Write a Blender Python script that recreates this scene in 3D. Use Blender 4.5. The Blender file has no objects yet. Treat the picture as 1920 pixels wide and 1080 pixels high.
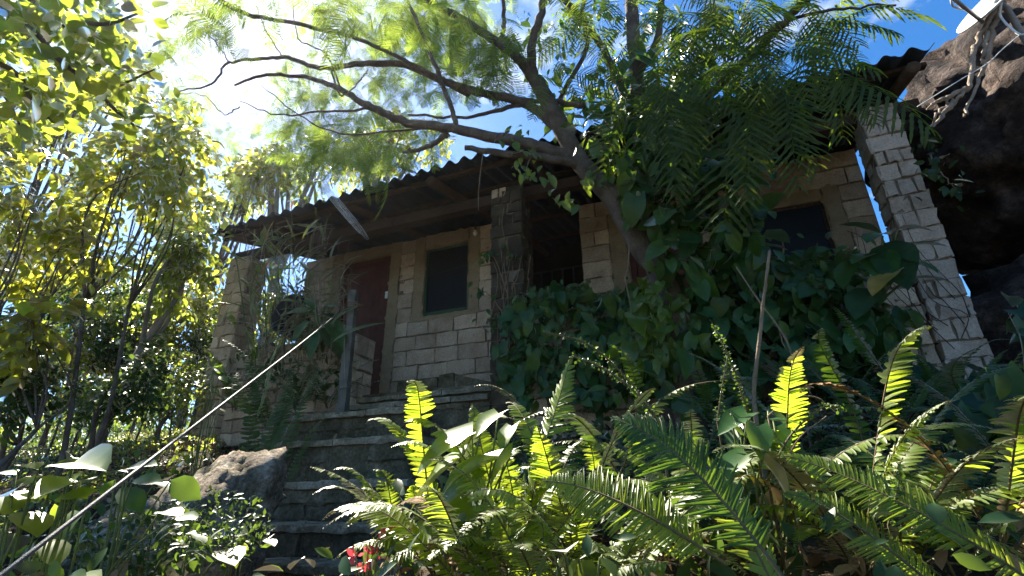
import bpy, math, random
import numpy as np
from mathutils import Vector, noise

S = bpy.context.scene
C = S.collection
rng = np.random.default_rng(11)
random.seed(11)

# ------------------------------------------------------------------ camera
PITCH, ROLL, YAW, FPX = math.radians(22.8), math.radians(-0.72), math.radians(-20.75), 950.0
_cy, _sy, _cp, _sp = math.cos(YAW), math.sin(YAW), math.cos(PITCH), math.sin(PITCH)
FW = np.array([_sy*_cp, _cy*_cp, _sp]); _r0 = np.array([_cy, -_sy, 0.0]); _u0 = np.cross(_r0, FW)
RT = math.cos(ROLL)*_r0 + math.sin(ROLL)*_u0
UP = -math.sin(ROLL)*_r0 + math.cos(ROLL)*_u0
cam_d = bpy.data.cameras.new('camera'); cam = bpy.data.objects.new('camera', cam_d); C.objects.link(cam)
cam_d.sensor_width = 36.0; cam_d.lens = FPX/1920*36.0; cam_d.clip_end = 2000; cam_d.clip_start = 0.02
from mathutils import Matrix
M = Matrix.Identity(4)
for i in range(3):
    M[i][0], M[i][1], M[i][2] = RT[i], UP[i], -FW[i]
cam.matrix_world = M
S.camera = cam

def ray(px, py): return FW + RT*((px-960)/FPX) - UP*((py-540)/FPX)
def at(px, py, d): return ray(px, py)*d                       # a place d metres along the view axis
def aty(px, py, Y): r = ray(px, py); return r*(Y/r[1])         # a place on the vertical plane y = Y

# ------------------------------------------------------------------ sky, sun, exposure
SUN = ray(430, -80); SUN = SUN/np.linalg.norm(SUN)
el = math.asin(SUN[2]); az = math.atan2(SUN[0], SUN[1])
W = bpy.data.worlds.new('World'); S.world = W; W.use_nodes = True
nt = W.node_tree; nt.nodes.clear()
wo = nt.nodes.new('ShaderNodeOutputWorld'); bg = nt.nodes.new('ShaderNodeBackground')
sky = nt.nodes.new('ShaderNodeTexSky'); sky.sky_type = 'NISHITA'; sky.sun_disc = False
sky.sun_elevation = el; sky.sun_rotation = az; sky.altitude = 900; sky.air_density = 1.0; sky.dust_density = .9; sky.ozone_density = 4.0
bg.inputs['Strength'].default_value = 0.066
tc = nt.nodes.new('ShaderNodeTexCoord'); mp = nt.nodes.new('ShaderNodeMapping'); mp.inputs['Scale'].default_value = (1, 1, 2.2)
nz = nt.nodes.new('ShaderNodeTexNoise'); nz.inputs['Scale'].default_value = 2.6; nz.inputs['Detail'].default_value = 7; nz.inputs['Roughness'].default_value = .6
cr = nt.nodes.new('ShaderNodeValToRGB'); cr.color_ramp.elements[0].position = .58; cr.color_ramp.elements[1].position = .78
cr.color_ramp.elements[1].color = (.75, .75, .75, 1)
mx = nt.nodes.new('ShaderNodeMixRGB'); mx.inputs['Color2'].default_value = (7.5, 7.8, 8.2, 1)
nt.links.new(tc.outputs['Generated'], mp.inputs['Vector']); nt.links.new(mp.outputs['Vector'], nz.inputs['Vector'])
nt.links.new(nz.outputs['Fac'], cr.inputs['Fac']); nt.links.new(cr.outputs['Color'], mx.inputs['Fac'])
hs = nt.nodes.new('ShaderNodeHueSaturation'); hs.inputs['Saturation'].default_value = 1.3; hs.inputs['Value'].default_value = .95
nt.links.new(sky.outputs['Color'], hs.inputs['Color']); nt.links.new(hs.outputs['Color'], mx.inputs['Color1']); nt.links.new(mx.outputs['Color'], bg.inputs['Color'])
nt.links.new(bg.outputs['Background'], wo.inputs['Surface'])
sl = bpy.data.lights.new('sun', 'SUN'); sl.energy = 5.0; sl.angle = math.radians(.5); sl.color = (1, .93, .8)
so = bpy.data.objects.new('sun', sl); C.objects.link(so)
so.rotation_euler = Vector(SUN).to_track_quat('Z', 'Y').to_euler(); so.location = (0, 0, 20)
S.view_settings.view_transform = 'Standard'; S.view_settings.look = 'None'
S.view_settings.exposure = 2.1; S.view_settings.gamma = 1
S.cycles.max_bounces = 8; S.cycles.transmission_bounces = 6; S.cycles.diffuse_bounces = 6; S.cycles.transparent_max_bounces = 8
S.cycles.sample_clamp_indirect = 6
HAZE = .0006

# ------------------------------------------------------------------ materials
def new_mat(name):
    m = bpy.data.materials.new(name); m.use_nodes = True
    m.node_tree.nodes.clear(); return m, m.node_tree
def N(t, kind, **kw):
    n = t.nodes.new('ShaderNode'+kind)
    for k, v in kw.items():
        if k in n.inputs: n.inputs[k].default_value = v
        else: setattr(n, k, v)
    return n
def ramp(t, src, stops):
    r = N(t, 'ValToRGB'); e = r.color_ramp.elements
    while len(e) < len(stops): e.new(.5)
    for q, (p, c) in zip(e, stops): q.position = p; q.color = (*c, 1)
    t.links.new(src, r.inputs['Fac']); return r.outputs['Color']
def leaf_mat(name, refl, trans, tfac=.5, rough=.38, gloss=1.4, spot=None):
    m, t = new_mat(name); L = t.links.new
    g = N(t, 'NewGeometry'); o = N(t, 'OutputMaterial')
    def vary(stops): return ramp(t, g.outputs['Random Per Island'], stops)
    k = len(refl)
    cr = vary([(i/max(1, k-1), c) for i, c in enumerate(refl)])
    k = len(trans)
    ct = vary([(i/max(1, k-1), c) for i, c in enumerate(trans)])
    tcn = N(t, 'TexCoord'); n = N(t, 'TexNoise', Scale=14.0, Detail=3.0); L(tcn.outputs['Object'], n.inputs['Vector'])
    v = ramp(t, n.outputs['Fac'], [(.3, (.72, .72, .72)), (.7, (1.15, 1.15, 1.15))])
    m1 = N(t, 'MixRGB', blend_type='MULTIPLY'); m1.inputs['Fac'].default_value = 1; L(cr, m1.inputs['Color1']); L(v, m1.inputs['Color2'])
    m2 = N(t, 'MixRGB', blend_type='MULTIPLY'); m2.inputs['Fac'].default_value = 1; L(ct, m2.inputs['Color1']); L(v, m2.inputs['Color2'])
    d = N(t, 'BsdfDiffuse'); tr = N(t, 'BsdfTranslucent'); gl = N(t, 'BsdfGlossy', Roughness=rough)
    gl.inputs['Color'].default_value = (1, 1, .95, 1)
    L(m1.outputs[0], d.inputs['Color']); L(m2.outputs[0], tr.inputs['Color'])
    a = N(t, 'MixShader'); a.inputs[0].default_value = tfac; L(d.outputs[0], a.inputs[1]); L(tr.outputs[0], a.inputs[2])
    f = N(t, 'Fresnel', IOR=gloss); b = N(t, 'MixShader')
    if gloss < 1.2: b.inputs[0].default_value = .02
    else: L(f.outputs[0], b.inputs[0])
    L(a.outputs[0], b.inputs[1]); L(gl.outputs[0], b.inputs[2])
    L(b.outputs[0], o.inputs['Surface']); return m
def rough_mat(name, cols, scale=6.0, bump=.4, rough=.85, island=0.0, bscale=None, fine=60.0, stain=None, dist=.02, spec=.3, grain=.22):
    m, t = new_mat(name); L = t.links.new
    o = N(t, 'OutputMaterial'); p = N(t, 'BsdfPrincipled', Roughness=rough); p.inputs['Specular IOR Level'].default_value = spec
    c = N(t, 'TexCoord'); n = N(t, 'TexNoise', Scale=scale, Detail=8.0, Roughness=.62); L(c.outputs['Object'], n.inputs['Vector'])
    k = len(cols)
    col = ramp(t, n.outputs['Fac'], [(.28+.44*i/max(1, k-1), q) for i, q in enumerate(cols)])
    if island:
        g = N(t, 'NewGeometry'); v = ramp(t, g.outputs['Random Per Island'], [(0, (1-island, 1-island*1.05, 1-island*1.1)), (.6, (1, .98, .96)), (1, (1+island*.6, 1+island*.6, 1+island*.6))])
        mm = N(t, 'MixRGB', blend_type='MULTIPLY'); mm.inputs['Fac'].default_value = 1; L(col, mm.inputs['Color1']); L(v, mm.inputs['Color2']); col = mm.outputs[0]
    if stain:
        sc, sp, lo, hi, amt = stain
        n3 = N(t, 'TexNoise', Scale=sc, Detail=9.0, Roughness=.7); L(c.outputs['Object'], n3.inputs['Vector'])
        fac = ramp(t, n3.outputs['Fac'], [(lo, (0, 0, 0)), (hi, (amt, amt, amt))])
        mm = N(t, 'MixRGB'); mm.inputs['Color2'].default_value = (*sp, 1); L(fac, mm.inputs['Fac']); L(col, mm.inputs['Color1']); col = mm.outputs[0]
    if grain:
        n4 = N(t, 'TexNoise', Scale=fine*1.7, Detail=4.0, Roughness=.75); L(c.outputs['Object'], n4.inputs['Vector'])
        gv = ramp(t, n4.outputs['Fac'], [(.32, (1-grain,)*3), (.5, (1, 1, 1)), (.68, (1+grain,)*3)])
        mm = N(t, 'MixRGB', blend_type='MULTIPLY'); mm.inputs['Fac'].default_value = 1; L(col, mm.inputs['Color1']); L(gv, mm.inputs['Color2']); col = mm.outputs[0]
    L(col, p.inputs['Base Color'])
    n2 = N(t, 'TexNoise', Scale=bscale or fine, Detail=10.0, Roughness=.7); L(c.outputs['Object'], n2.inputs['Vector'])
    b = N(t, 'Bump', Strength=bump, Distance=dist); L(n2.outputs['Fac'], b.inputs['Height']); L(b.outputs[0], p.inputs['Normal'])
    L(p.outputs[0], o.inputs['Surface']); return m

MT = {}
MT['block'] = rough_mat('sand block', [(.40, .295, .2), (.57, .445, .32), (.66, .55, .425)], 5, .7, .95, .3, fine=40, grain=.3, stain=(3.1, (.16, .09, .05), .55, .75, .7))
MT['block_grey'] = rough_mat('pale grey block', [(.33, .26, .20), (.48, .395, .32), (.58, .49, .41)], 5, .6, .95, .16, fine=38, stain=(3.7, (.2, .14, .1), .56, .75, .6))
MT['block_dark'] = rough_mat('mossy dark block', [(.035, .028, .018), (.07, .055, .036), (.13, .10, .07)], 6, .8, .95, .3, fine=30, stain=(5, (.03, .035, .02), .5, .7, .7))
MT['mortar'] = rough_mat('mortar', [(.15, .115, .08), (.25, .2, .145)], 9, .8, .95, fine=50)
MT['plaster'] = rough_mat('brown plaster', [(.24, .17, .1), (.32, .24, .145), (.36, .275, .175)], 4, .35, .9, fine=35, stain=(2.3, (.17, .11, .06), .55, .75, .6))
MT['door'] = rough_mat('red door paint', [(.07, .023, .015), (.11, .035, .024), (.14, .05, .035)], 7, .3, .6, .12, fine=24)
MT['wood'] = rough_mat('weathered timber', [(.10, .07, .045), (.17, .12, .08), (.22, .16, .11)], 10, .6, .85, .15, fine=45)
MT['beam'] = rough_mat('brown timber', [(.04, .024, .016), (.07, .042, .028)], 8, .5, .85, .1, fine=40)
MT['pole'] = rough_mat('round pole', [(.055, .034, .02), (.1, .06, .036)], 9, .5, .85, .1, fine=40)
MT['post'] = rough_mat('grey weathered post', [(.07, .068, .055), (.13, .125, .105), (.19, .18, .15)], 9, .8, .9, fine=26, stain=(7, (.10, .035, .02), .56, .7, .8))
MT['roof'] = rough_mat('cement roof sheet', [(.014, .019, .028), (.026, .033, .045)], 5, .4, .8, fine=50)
MT['greenframe'] = rough_mat('green paint', [(.03, .07, .03), (.05, .1, .045)], 9, .3, .6)
MT['screen'] = rough_mat('dark fly screen', [(.004, .006, .009), (.007, .01, .014)], 3, .1, .5, spec=.25)
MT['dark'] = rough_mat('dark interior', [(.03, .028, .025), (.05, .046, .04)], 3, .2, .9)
MT['iron'] = rough_mat('iron', [(.03, .03, .03), (.05, .05, .05)], 9, .2, .6)
MT['step'] = rough_mat('dark mossy stone', [(.055, .048, .026), (.125, .105, .065), (.24, .2, .14)], 6, 1.0, .95, .25, fine=24, dist=.03, grain=.5, stain=(4, (.035, .05, .015), .5, .68, .75))
MT['slab'] = rough_mat('worn tread stone', [(.12, .10, .065), (.25, .215, .15), (.42, .37, .28)], 6, .8, .95, .15, fine=26, grain=.45, stain=(5, (.05, .06, .025), .52, .7, .7))
MT['rock'] = rough_mat('lichen rock', [(.13, .095, .06), (.28, .215, .15), (.58, .5, .4)], 9, 1.0, .95, fine=30, dist=.05, grain=.6, stain=(3.4, (.06, .065, .025), .5, .66, .8))
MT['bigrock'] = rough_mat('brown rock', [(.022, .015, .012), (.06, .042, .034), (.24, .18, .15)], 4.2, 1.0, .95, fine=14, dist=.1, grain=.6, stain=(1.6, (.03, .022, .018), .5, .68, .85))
MT['soil'] = rough_mat('soil', [(.03, .02, .012), (.06, .042, .026), (.11, .075, .045)], 5, 1.0, 1, fine=14, dist=.05, stain=(1.2, (.03, .04, .012), .45, .65, .7))
MT['bark'] = rough_mat('tree bark', [(.07, .052, .04), (.13, .1, .078), (.2, .16, .125)], 9, 1.0, .95, fine=34, dist=.02)
MT['palebark'] = rough_mat('pale bark', [(.16, .14, .12), (.3, .265, .23)], 8, .8, .95, fine=30)
MT['twig'] = rough_mat('dry twig', [(.16, .11, .07), (.3, .22, .14)], 15, .6, .9, fine=60)
MT['stem'] = rough_mat('green stem', [(.08, .1, .03), (.14, .17, .05)], 12, .2, .6)
MT['rachis'] = rough_mat('fern rachis', [(.09, .06, .025), (.16, .12, .05)], 20, .3, .7)
MT['cable'] = rough_mat('galvanised cable', [(.085, .072, .064), (.19, .165, .148)], 30, .3, .5, fine=120)
MT['white'] = rough_mat('white paint', [(.72, .72, .7), (.82, .82, .8)], 4, .05, .45, fine=10, stain=(4, (.5, .45, .38), .6, .8, .5))
MT['grey'] = rough_mat('grey metal', [(.2, .2, .21), (.28, .28, .29)], 6, .1, .45)
MT['root'] = rough_mat('pale root', [(.2, .15, .11), (.4, .32, .25)], 12, .8, .95, fine=40)
MT['litter'] = rough_mat('dead leaves', [(.12, .06, .025), (.26, .15, .07), (.4, .28, .16)], 4, .2, .8, .35)
MT['tub'] = rough_mat('black rubber', [(.008, .008, .009), (.014, .014, .016)], 6, .2, .5)
MT['ink'] = rough_mat('dark pencil', [(.05, .035, .025), (.07, .05, .035)], 6, .0, .9)
MT['bulb'] = rough_mat('milky glass', [(.7, .68, .6), (.75, .73, .66)], 4, .0, .25, spec=.5)
MT['silk'] = rough_mat('spider silk', [(.75, .76, .8), (.85, .86, .9)], 4, .0, .4, spec=.6)

MT['fern'] = leaf_mat('fern green', [(.10, .17, .014), (.13, .2, .018), (.175, .225, .024)], [(.4, .57, .025), (.5, .63, .035), (.62, .67, .05)], .56, .38, 1.3)  # brighter fern copy for fronds in the sun
MT['fern_shaded'] = leaf_mat('shaded fern green', [(.03, .078, .022), (.046, .104, .024)], [(.14, .26, .02), (.24, .37, .025)], .48, .5, 1.21)  # darker fern copy, shade put into its colour
MT['feather'] = leaf_mat('feathery leaflet green', [(.045, .09, .014), (.07, .12, .02), (.09, .13, .025)], [(.2, .33, .03), (.3, .42, .04), (.4, .47, .06)], .54, .6, 1.16)
MT['feather_deep'] = leaf_mat('olive feathery leaflet', [(.03, .065, .008), (.042, .08, .01), (.055, .09, .014)], [(.15, .24, .012), (.22, .32, .02), (.32, .4, .03)], .5, .6, 1.14)
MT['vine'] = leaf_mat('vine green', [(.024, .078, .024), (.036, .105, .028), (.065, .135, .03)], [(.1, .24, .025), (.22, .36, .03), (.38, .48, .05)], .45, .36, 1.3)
MT['yellow'] = leaf_mat('yellow-green leaf', [(.08, .1, .014), (.11, .125, .018), (.15, .14, .022)], [(.46, .54, .04), (.6, .63, .05), (.7, .62, .06)], .66, .3, 1.36)
MT['mid'] = leaf_mat('mid green leaf', [(.05, .09, .018), (.07, .115, .022), (.09, .13, .024)], [(.36, .48, .04), (.48, .57, .055), (.6, .6, .07)], .6, .36, 1.33)
MT['darkleaf'] = leaf_mat('dark leaf', [(.02, .054, .026), (.03, .075, .03), (.042, .09, .03)], [(.12, .2, .025), (.2, .29, .03)], .45, .42, 1.22)  # teal of shaded foliage put into the leaf colour
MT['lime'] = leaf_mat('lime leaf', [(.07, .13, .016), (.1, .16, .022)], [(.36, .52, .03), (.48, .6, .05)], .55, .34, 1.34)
MT['reed'] = leaf_mat('reed blade', [(.06, .095, .02), (.1, .13, .03), (.16, .15, .06)], [(.3, .38, .04), (.42, .44, .06)], .5, .4, 1.4)
MT['drystalk'] = rough_mat('dry stalk', [(.2, .15, .1), (.34, .27, .19)], 12, .3, .8)
MT['orange'] = leaf_mat('orange bract', [(.4, .14, .03), (.5, .2, .04)], [(.6, .25, .04), (.7, .3, .05)], .5)
MT['redleaf'] = leaf_mat('red bract', [(.35, .03, .045), (.5, .06, .08)], [(.6, .06, .08), (.7, .15, .15)], .5)
MT['oldleaf'] = leaf_mat('yellowing leaf', [(.35, .22, .03), (.4, .26, .04)], [(.5, .35, .05), (.55, .38, .06)], .4)

# ------------------------------------------------------------------ mesh helpers
class MB:
    def __init__(s): s.v = []; s.f = {3: [], 4: []}; s.m = {3: [], 4: []}; s.n = 0
    def add(s, V, F, mi=0):
        V = np.asarray(V, float).reshape(-1, 3)
        if isinstance(F, np.ndarray): F = [F]
        else:
            q = {}
            for f in F: q.setdefault(len(f), []).append(f)
            F = [np.array(x) for x in q.values()]
        for a in F:
            if len(a) == 0: continue
            s.f[a.shape[1]].append(a+s.n); s.m[a.shape[1]].append(np.full(len(a), mi))
        s.v.append(V); s.n += len(V)
    def stamp(s, T, pos, mats, mi=0):
        V, Fs = T; pos = np.asarray(pos, float).reshape(-1, 3); k = len(pos)
        if k == 0: return
        P = np.einsum('kij,nj->kni', mats, V) + pos[:, None, :]
        off = s.n + np.arange(k)*len(V)
        for a in Fs:
            s.f[a.shape[1]].append((a[None]+off[:, None, None]).reshape(-1, a.shape[1])); s.m[a.shape[1]].append(np.full(k*len(a), mi))
        s.v.append(P.reshape(-1, 3)); s.n += k*len(V)
    def build(s, name, mats, parent=None, smooth=True):
        me = bpy.data.meshes.new(name)
        V = np.concatenate(s.v) if s.v else np.zeros((0, 3))
        q = [np.concatenate(s.f[k]) for k in (3, 4) if s.f[k]]; mi = [np.concatenate(s.m[k]) for k in (3, 4) if s.m[k]]
        loops = np.concatenate([a.ravel() for a in q]); tot = np.concatenate([np.full(len(a), a.shape[1]) for a in q])
        st = np.concatenate([[0], np.cumsum(tot)[:-1]])
        me.vertices.add(len(V)); me.vertices.foreach_set('co', V.astype(np.float32).ravel())
        me.loops.add(len(loops)); me.loops.foreach_set('vertex_index', loops.astype(np.int32))
        me.polygons.add(len(tot)); me.polygons.foreach_set('loop_start', st.astype(np.int32)); me.polygons.foreach_set('loop_total', tot.astype(np.int32))
        me.polygons.foreach_set('material_index', np.concatenate(mi).astype(np.int32))
        me.polygons.foreach_set('use_smooth', np.full(len(tot), smooth))
        for m in (mats if isinstance(mats, (list, tuple)) else [mats]): me.materials.append(MT[m])
        me.update(calc_edges=True); me.validate()
        o = bpy.data.objects.new(name, me); C.objects.link(o)
        if parent is not None: o.parent = parent; o.matrix_parent_inverse = Matrix.Translation(-Vector(parent.location))
        return o
    # ---- shapes
    def box(s, lo, hi, mi=0, jit=0):
        x0, y0, z0 = lo; x1, y1, z1 = hi
        V = np.array([(x0, y0, z0), (x1, y0, z0), (x1, y1, z0), (x0, y1, z0), (x0, y0, z1), (x1, y0, z1), (x1, y1, z1), (x0, y1, z1)], float)
        if jit: V += rng.normal(0, jit, V.shape)
        s.add(V, [(0, 3, 2, 1), (4, 5, 6, 7), (0, 1, 5, 4), (1, 2, 6, 5), (2, 3, 7, 6), (3, 0, 4, 7)], mi)
    def obox(s, O, A, B, D, mi=0):
        O, A, B, D = map(np.asarray, (O, A, B, D))
        V = [O, O+A, O+A+B, O+B, O+D, O+A+D, O+A+B+D, O+B+D]
        s.add(V, [(0, 3, 2, 1), (4, 5, 6, 7), (0, 1, 5, 4), (1, 2, 6, 5), (2, 3, 7, 6), (3, 0, 4, 7)], mi)
    def tube(s, pts, rad, seg=8, mi=0, cap=True, wob=0):
        P = np.asarray(pts, float); n = len(P); rad = np.broadcast_to(np.asarray(rad, float), (n,))
        T = np.gradient(P, axis=0); T /= np.linalg.norm(T, axis=1)[:, None]+1e-9
        a = np.cross(T[0], (0, 0, 1.0)); a = a if np.linalg.norm(a) > .1 else np.cross(T[0], (1.0, 0, 0)); a /= np.linalg.norm(a)
        V = []; th = np.linspace(0, 2*np.pi, seg, endpoint=False)
        for i in range(n):
            a = a-T[i]*(a@T[i]); a /= np.linalg.norm(a)+1e-9; b = np.cross(T[i], a)
            rr = rad[i]*(1+(rng.normal(0, wob, seg) if wob else 0))
            V.append(P[i]+np.cos(th)[:, None]*a*np.reshape(rr, (-1, 1))+np.sin(th)[:, None]*b*np.reshape(rr, (-1, 1)))
        V = np.concatenate(V); i = np.arange(n-1)[:, None]*seg; j = np.arange(seg)[None]; k = (j+1) % seg
        F = np.stack([i+j, i+k, i+seg+k, i+seg+j], -1).reshape(-1, 4)
        fs = [tuple(x) for x in F]
        s.add(V, F, mi)
        if cap:
            base = s.n-len(V)
            for e in (0, n-1):
                c = len(s.v); s.add([P[e]], np.zeros((0, 3), int)); idx = s.n-1
                q = [(base+e*seg+t, base+e*seg+(t+1) % seg, idx) for t in range(seg)]
                if e == 0: q = [(y, x, z) for x, y, z in q]
                s.f[3].append(np.array(q)); s.m[3].append(np.full(len(q), mi))
    def patch(s, O, U, Nn, w, h, mi=0, amp=.004, proud=0., edge=.006, cell=.06, skirt=.03, ejit=.006):
        """one rough block face: a bumpy grid whose rim falls back into the joint"""
        O, U, Nn = map(lambda q: np.asarray(q, float), (O, U, Nn)); Zv = np.array([0, 0, 1.0])
        nx = max(3, int(w/cell)); nzz = max(2, int(h/cell))
        us = np.concatenate([[0, .0], np.linspace(edge, w-edge, nx), [w, w]]); vs = np.concatenate([[0, 0], np.linspace(edge, h-edge, nzz), [h, h]])
        du = np.concatenate([[skirt, edge*.8], np.zeros(nx), [edge*.8, skirt]]); dv = np.concatenate([[skirt, edge*.8], np.zeros(nzz), [edge*.8, skirt]])
        ju = np.array([rng.normal(0, ejit, 4), rng.normal(0, ejit, 4)])
        a, b = len(us), len(vs)
        Ug, Vg = np.meshgrid(us, vs, indexing='ij'); D = -np.maximum(du[:, None], dv[None])
        inner = (D > -.001)
        D = D+rng.normal(0, amp, D.shape)*(D > -.02)+proud+rng.normal(0, .004)
        jx = rng.normal(0, ejit, (2, b)); jz = rng.normal(0, ejit, (2, a))
        for q in (0, 1): Ug[q] += jx[0]; Ug[-1-q] += jx[1]; Vg[:, q] += jz[0]; Vg[:, -1-q] += jz[1]
        P = O+Ug[..., None]*U+Vg[..., None]*Zv+D[..., None]*Nn
        i = np.arange(a-1)[:, None]*b; j = np.arange(b-1)[None]
        F = np.stack([i+j, i+b+j, i+b+j+1, i+j+1], -1).reshape(-1, 4)
        if np.dot(np.cross(U, Zv), Nn) < 0: F = F[:, ::-1]
        s.add(P.reshape(-1, 3), F, mi)

def thing(name, label, cat, loc=(0, 0, 0), group=None):
    o = bpy.data.objects.new(name, None); C.objects.link(o); o.location = Vector([float(q) for q in loc]); o.empty_display_size = .1
    o['label'] = label; o['category'] = cat
    if group: o['group'] = group
    return o
def tag(o, label, cat, group=None):
    o['label'] = label; o['category'] = cat
    if group: o['group'] = group
    return o

def norm(a): return a/(np.linalg.norm(a, axis=-1, keepdims=True)+1e-9)
def frames(Y, Nh):
    """leaf frames: length axis Y, normal close to Nh; columns x,y,z"""
    Y = norm(Y); X = norm(np.cross(Y, Nh)); Z = np.cross(X, Y)
    return np.stack([X, Y, Z], -1)
def leaf_tpl(w=.45, n=5, fold=.12, droop=.15, heart=0., shape=1.0, wave=0.):
    """one leaf of length 1 along +y: midrib and two folded halves"""
    t = np.linspace(0, 1, n+1); prof = np.sin(np.pi*np.clip(t, 0, 1)**shape)**.8*w
    if heart: prof = np.where(t < .3, w*(.75+.25*np.sin(np.pi*t/.6)), w*np.cos((t-.3)/.7*np.pi/2)**.85)
    V = []; 
    for i, q in enumerate(t):
        z = -droop*q*q; x = prof[i]/1.0*.5*2*.5*2
        yb = q-(heart*.5 if (heart and i == 0) else 0)
        wv = wave*math.sin(i*2.1)
        V += [(-x, yb, z+fold*x*2+wv), (0, q, z), (x, yb, z+fold*x*2-wv)]
    F = []
    for i in range(n): b = i*3; F += [(b, b+1, b+4, b+3), (b+1, b+2, b+5, b+4)]
    return np.array(V), [np.array(F)]
SMALL = leaf_tpl(.22, 2, .15, .12)
OVAL = leaf_tpl(.24, 4, .14, .2)
ROUND = leaf_tpl(.33, 5, .1, .12)
HEART = leaf_tpl(.38, 6, .14, .25, heart=.3, wave=.012)
LANCE = leaf_tpl(.13, 5, .2, .3)
BROAD = leaf_tpl(.24, 9, .16, .35, wave=.012)
BLADE = leaf_tpl(.045, 6, .25, .45)
def scale_T(T, k): return (T[0]*k, T[1])

def bez(a, c, b, n):
    t = np.linspace(0, 1, n)[:, None]; return (1-t)**2*a+2*t*(1-t)*c+t*t*b
def smooth_path(pts, n=6):
    P = np.asarray(pts, float); P = np.vstack([2*P[0]-P[1], P, 2*P[-1]-P[-2]]); out = []
    for i in range(1, len(P)-2):
        p0, p1, p2, p3 = P[i-1:i+3]
        for t in np.linspace(0, 1, n, endpoint=False):
            out.append(.5*((2*p1)+(-p0+p2)*t+(2*p0-5*p1+4*p2-p3)*t*t+(-p0+3*p1-3*p2+p3)*t**3))
    out.append(P[-2]); return np.array(out)

# ------------------------------------------------------------------ ground
GY = np.array([-200, -3, .45, 1.0, 1.6, 2.6, 3.4, 4.5, 5.4, 8, 14, 60, 400.]); GZ = np.array([-1.6, -1.25, -1.15, -.80, -.62, -.48, -.05, .55, .9, 1.3, 1.7, 4, 8.])
def g0(x, y):
    z = np.interp(y, GY, GZ)
    z = z + .38*np.clip((x+1.6)/.5, 0, 1)*np.clip((y-.6)/.5, 0, 1)*np.clip((4-y)/1.2, 0, 1)
    z = z + .42*np.clip((-1.12*y-.1-x)/.25, 0, 1)*np.clip((y-.5)/.4, 0, 1)*np.clip((4.6-y)/1.0, 0, 1)
    z = z + np.where((x > -4.0) & (x < -.66*y) & (y > 1.5) & (y < 5), -.35, 0)
    return z
def gz(x, y): return float(g0(np.float64(x), np.float64(y)))
def ground():
    xs = np.concatenate([np.linspace(-300, -9, 14, endpoint=False), np.arange(-9, 6, .12), np.linspace(6, 300, 14)])
    ys = np.concatenate([np.linspace(-200, -2, 8, endpoint=False), np.arange(-2, 9, .12), np.linspace(9, 400, 18)])
    X, Y = np.meshgrid(xs, ys, indexing='ij'); Z = g0(X, Y)
    for i in range(len(xs)):
        for j in range(len(ys)):
            if -9 <= xs[i] <= 6 and -2 <= ys[j] <= 9:
                Z[i, j] += .07*noise.fractal(Vector((xs[i]*1.3, ys[j]*1.3, 0)), 1, 2, 4)
    a, b = X.shape; i = np.arange(a-1)[:, None]*b; j = np.arange(b-1)[None]
    mb = MB(); mb.add(np.stack([X, Y, Z], -1).reshape(-1, 3), np.stack([i+j, i+b+j, i+b+j+1, i+j+1], -1).reshape(-1, 4))
    o = mb.build('ground', 'soil'); o['kind'] = 'structure'
ground()

# ------------------------------------------------------------------ house
D, YP, FLOOR = 5.4, 4.35, 1.10
house = thing('block_house', 'old sandy block house under a dark corrugated roof behind the big tree', 'house', (-1.8, D, FLOOR))
def cut(iv, holes):
    out = [iv]
    for a, b in holes:
        nx = []
        for p, q in out:
            if b <= p or a >= q: nx.append((p, q)); continue
            if a > p: nx.append((p, a))
            if b < q: nx.append((b, q))
        out = nx
    return [(p, q) for p, q in out if q-p > .03]
def courses(mb, O, U, Nn, w, h, ch, holes=(), lens=(.3, .44), mi=0, gap=.014, amp=.004, ejit=.006):
    O = np.asarray(O, float); U = np.asarray(U, float); z = 0.; r = 0
    while z < h-.03:
        hh = min(ch*rng.uniform(.94, 1.06), h-z)
        if h-z-hh < .07: hh = h-z
        hs = [(a, b) for a, b, c, d in holes if min(d, z+hh)-max(c, z) > .35*hh]
        for p, q in cut((0, w), hs):
            u = p; first = True
            while u < q-.01:
                l = rng.uniform(*lens)
                if first and r % 2: l *= .55
                first = False
                if q-u-l < lens[0]*.45: l = q-u
                g = gap*rng.uniform(.6, 1.3)
                mb.patch(O+U*(u+g*.5)+np.array([0, 0, z+g*.5]), U, Nn, l-g, hh-g, mi, amp=amp, ejit=ejit)
                u += l
        z += hh; r += 1
def slab_holes(mb, x0, x1, z0, z1, y0, y1, holes, mi=0):
    xs = sorted({x0, x1, *[h[0] for h in holes], *[h[1] for h in holes]})
    for a, b in zip(xs[:-1], xs[1:]):
        m = (a+b)/2; hs = [(h[2], h[3]) for h in holes if h[0] < m < h[1]]
        for p, q in cut((z0, z1), hs): mb.box((a, y0, p), (b, y1, q), mi)
WX0, WX1, WZ1 = -5.38, 1.85, 3.40
DOOR = (-4.70, -3.86, FLOOR-.1, 3.24); WIN1 = (-3.31, -2.65, 2.235, 3.21); GAP = (-1.98, -1.15, FLOOR-.1, 3.41); DOOR2 = (-.60, .08, FLOOR-.1, 3.05); WIN2 = (.75, 1.44, 1.95, 2.865)
HOLES = [DOOR, WIN1, GAP, DOOR2, WIN2]
mb = MB()
slab_holes(mb, WX0, WX1, FLOOR-.2, WZ1, D+.016, D+.2, HOLES, 1)
SUR = [(-4.86, -3.70, 0, 3.41), (-3.47, -2.49, 2.18, 3.41), (-.8, .2, 0, 3.2), (.58, 1.60, 1.9, 3.02)]
courses(mb, (WX0, D, FLOOR-.1), (1, 0, 0), (0, -1, 0), WX1-WX0, WZ1-FLOOR+.1, .2,
        [(a-WX0, b-WX0, c-FLOOR+.1, d-FLOOR+.1) for a, b, c, d in SUR+[GAP]])
mb.build('front_wall', ['block', 'mortar'], house, smooth=False)
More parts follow.
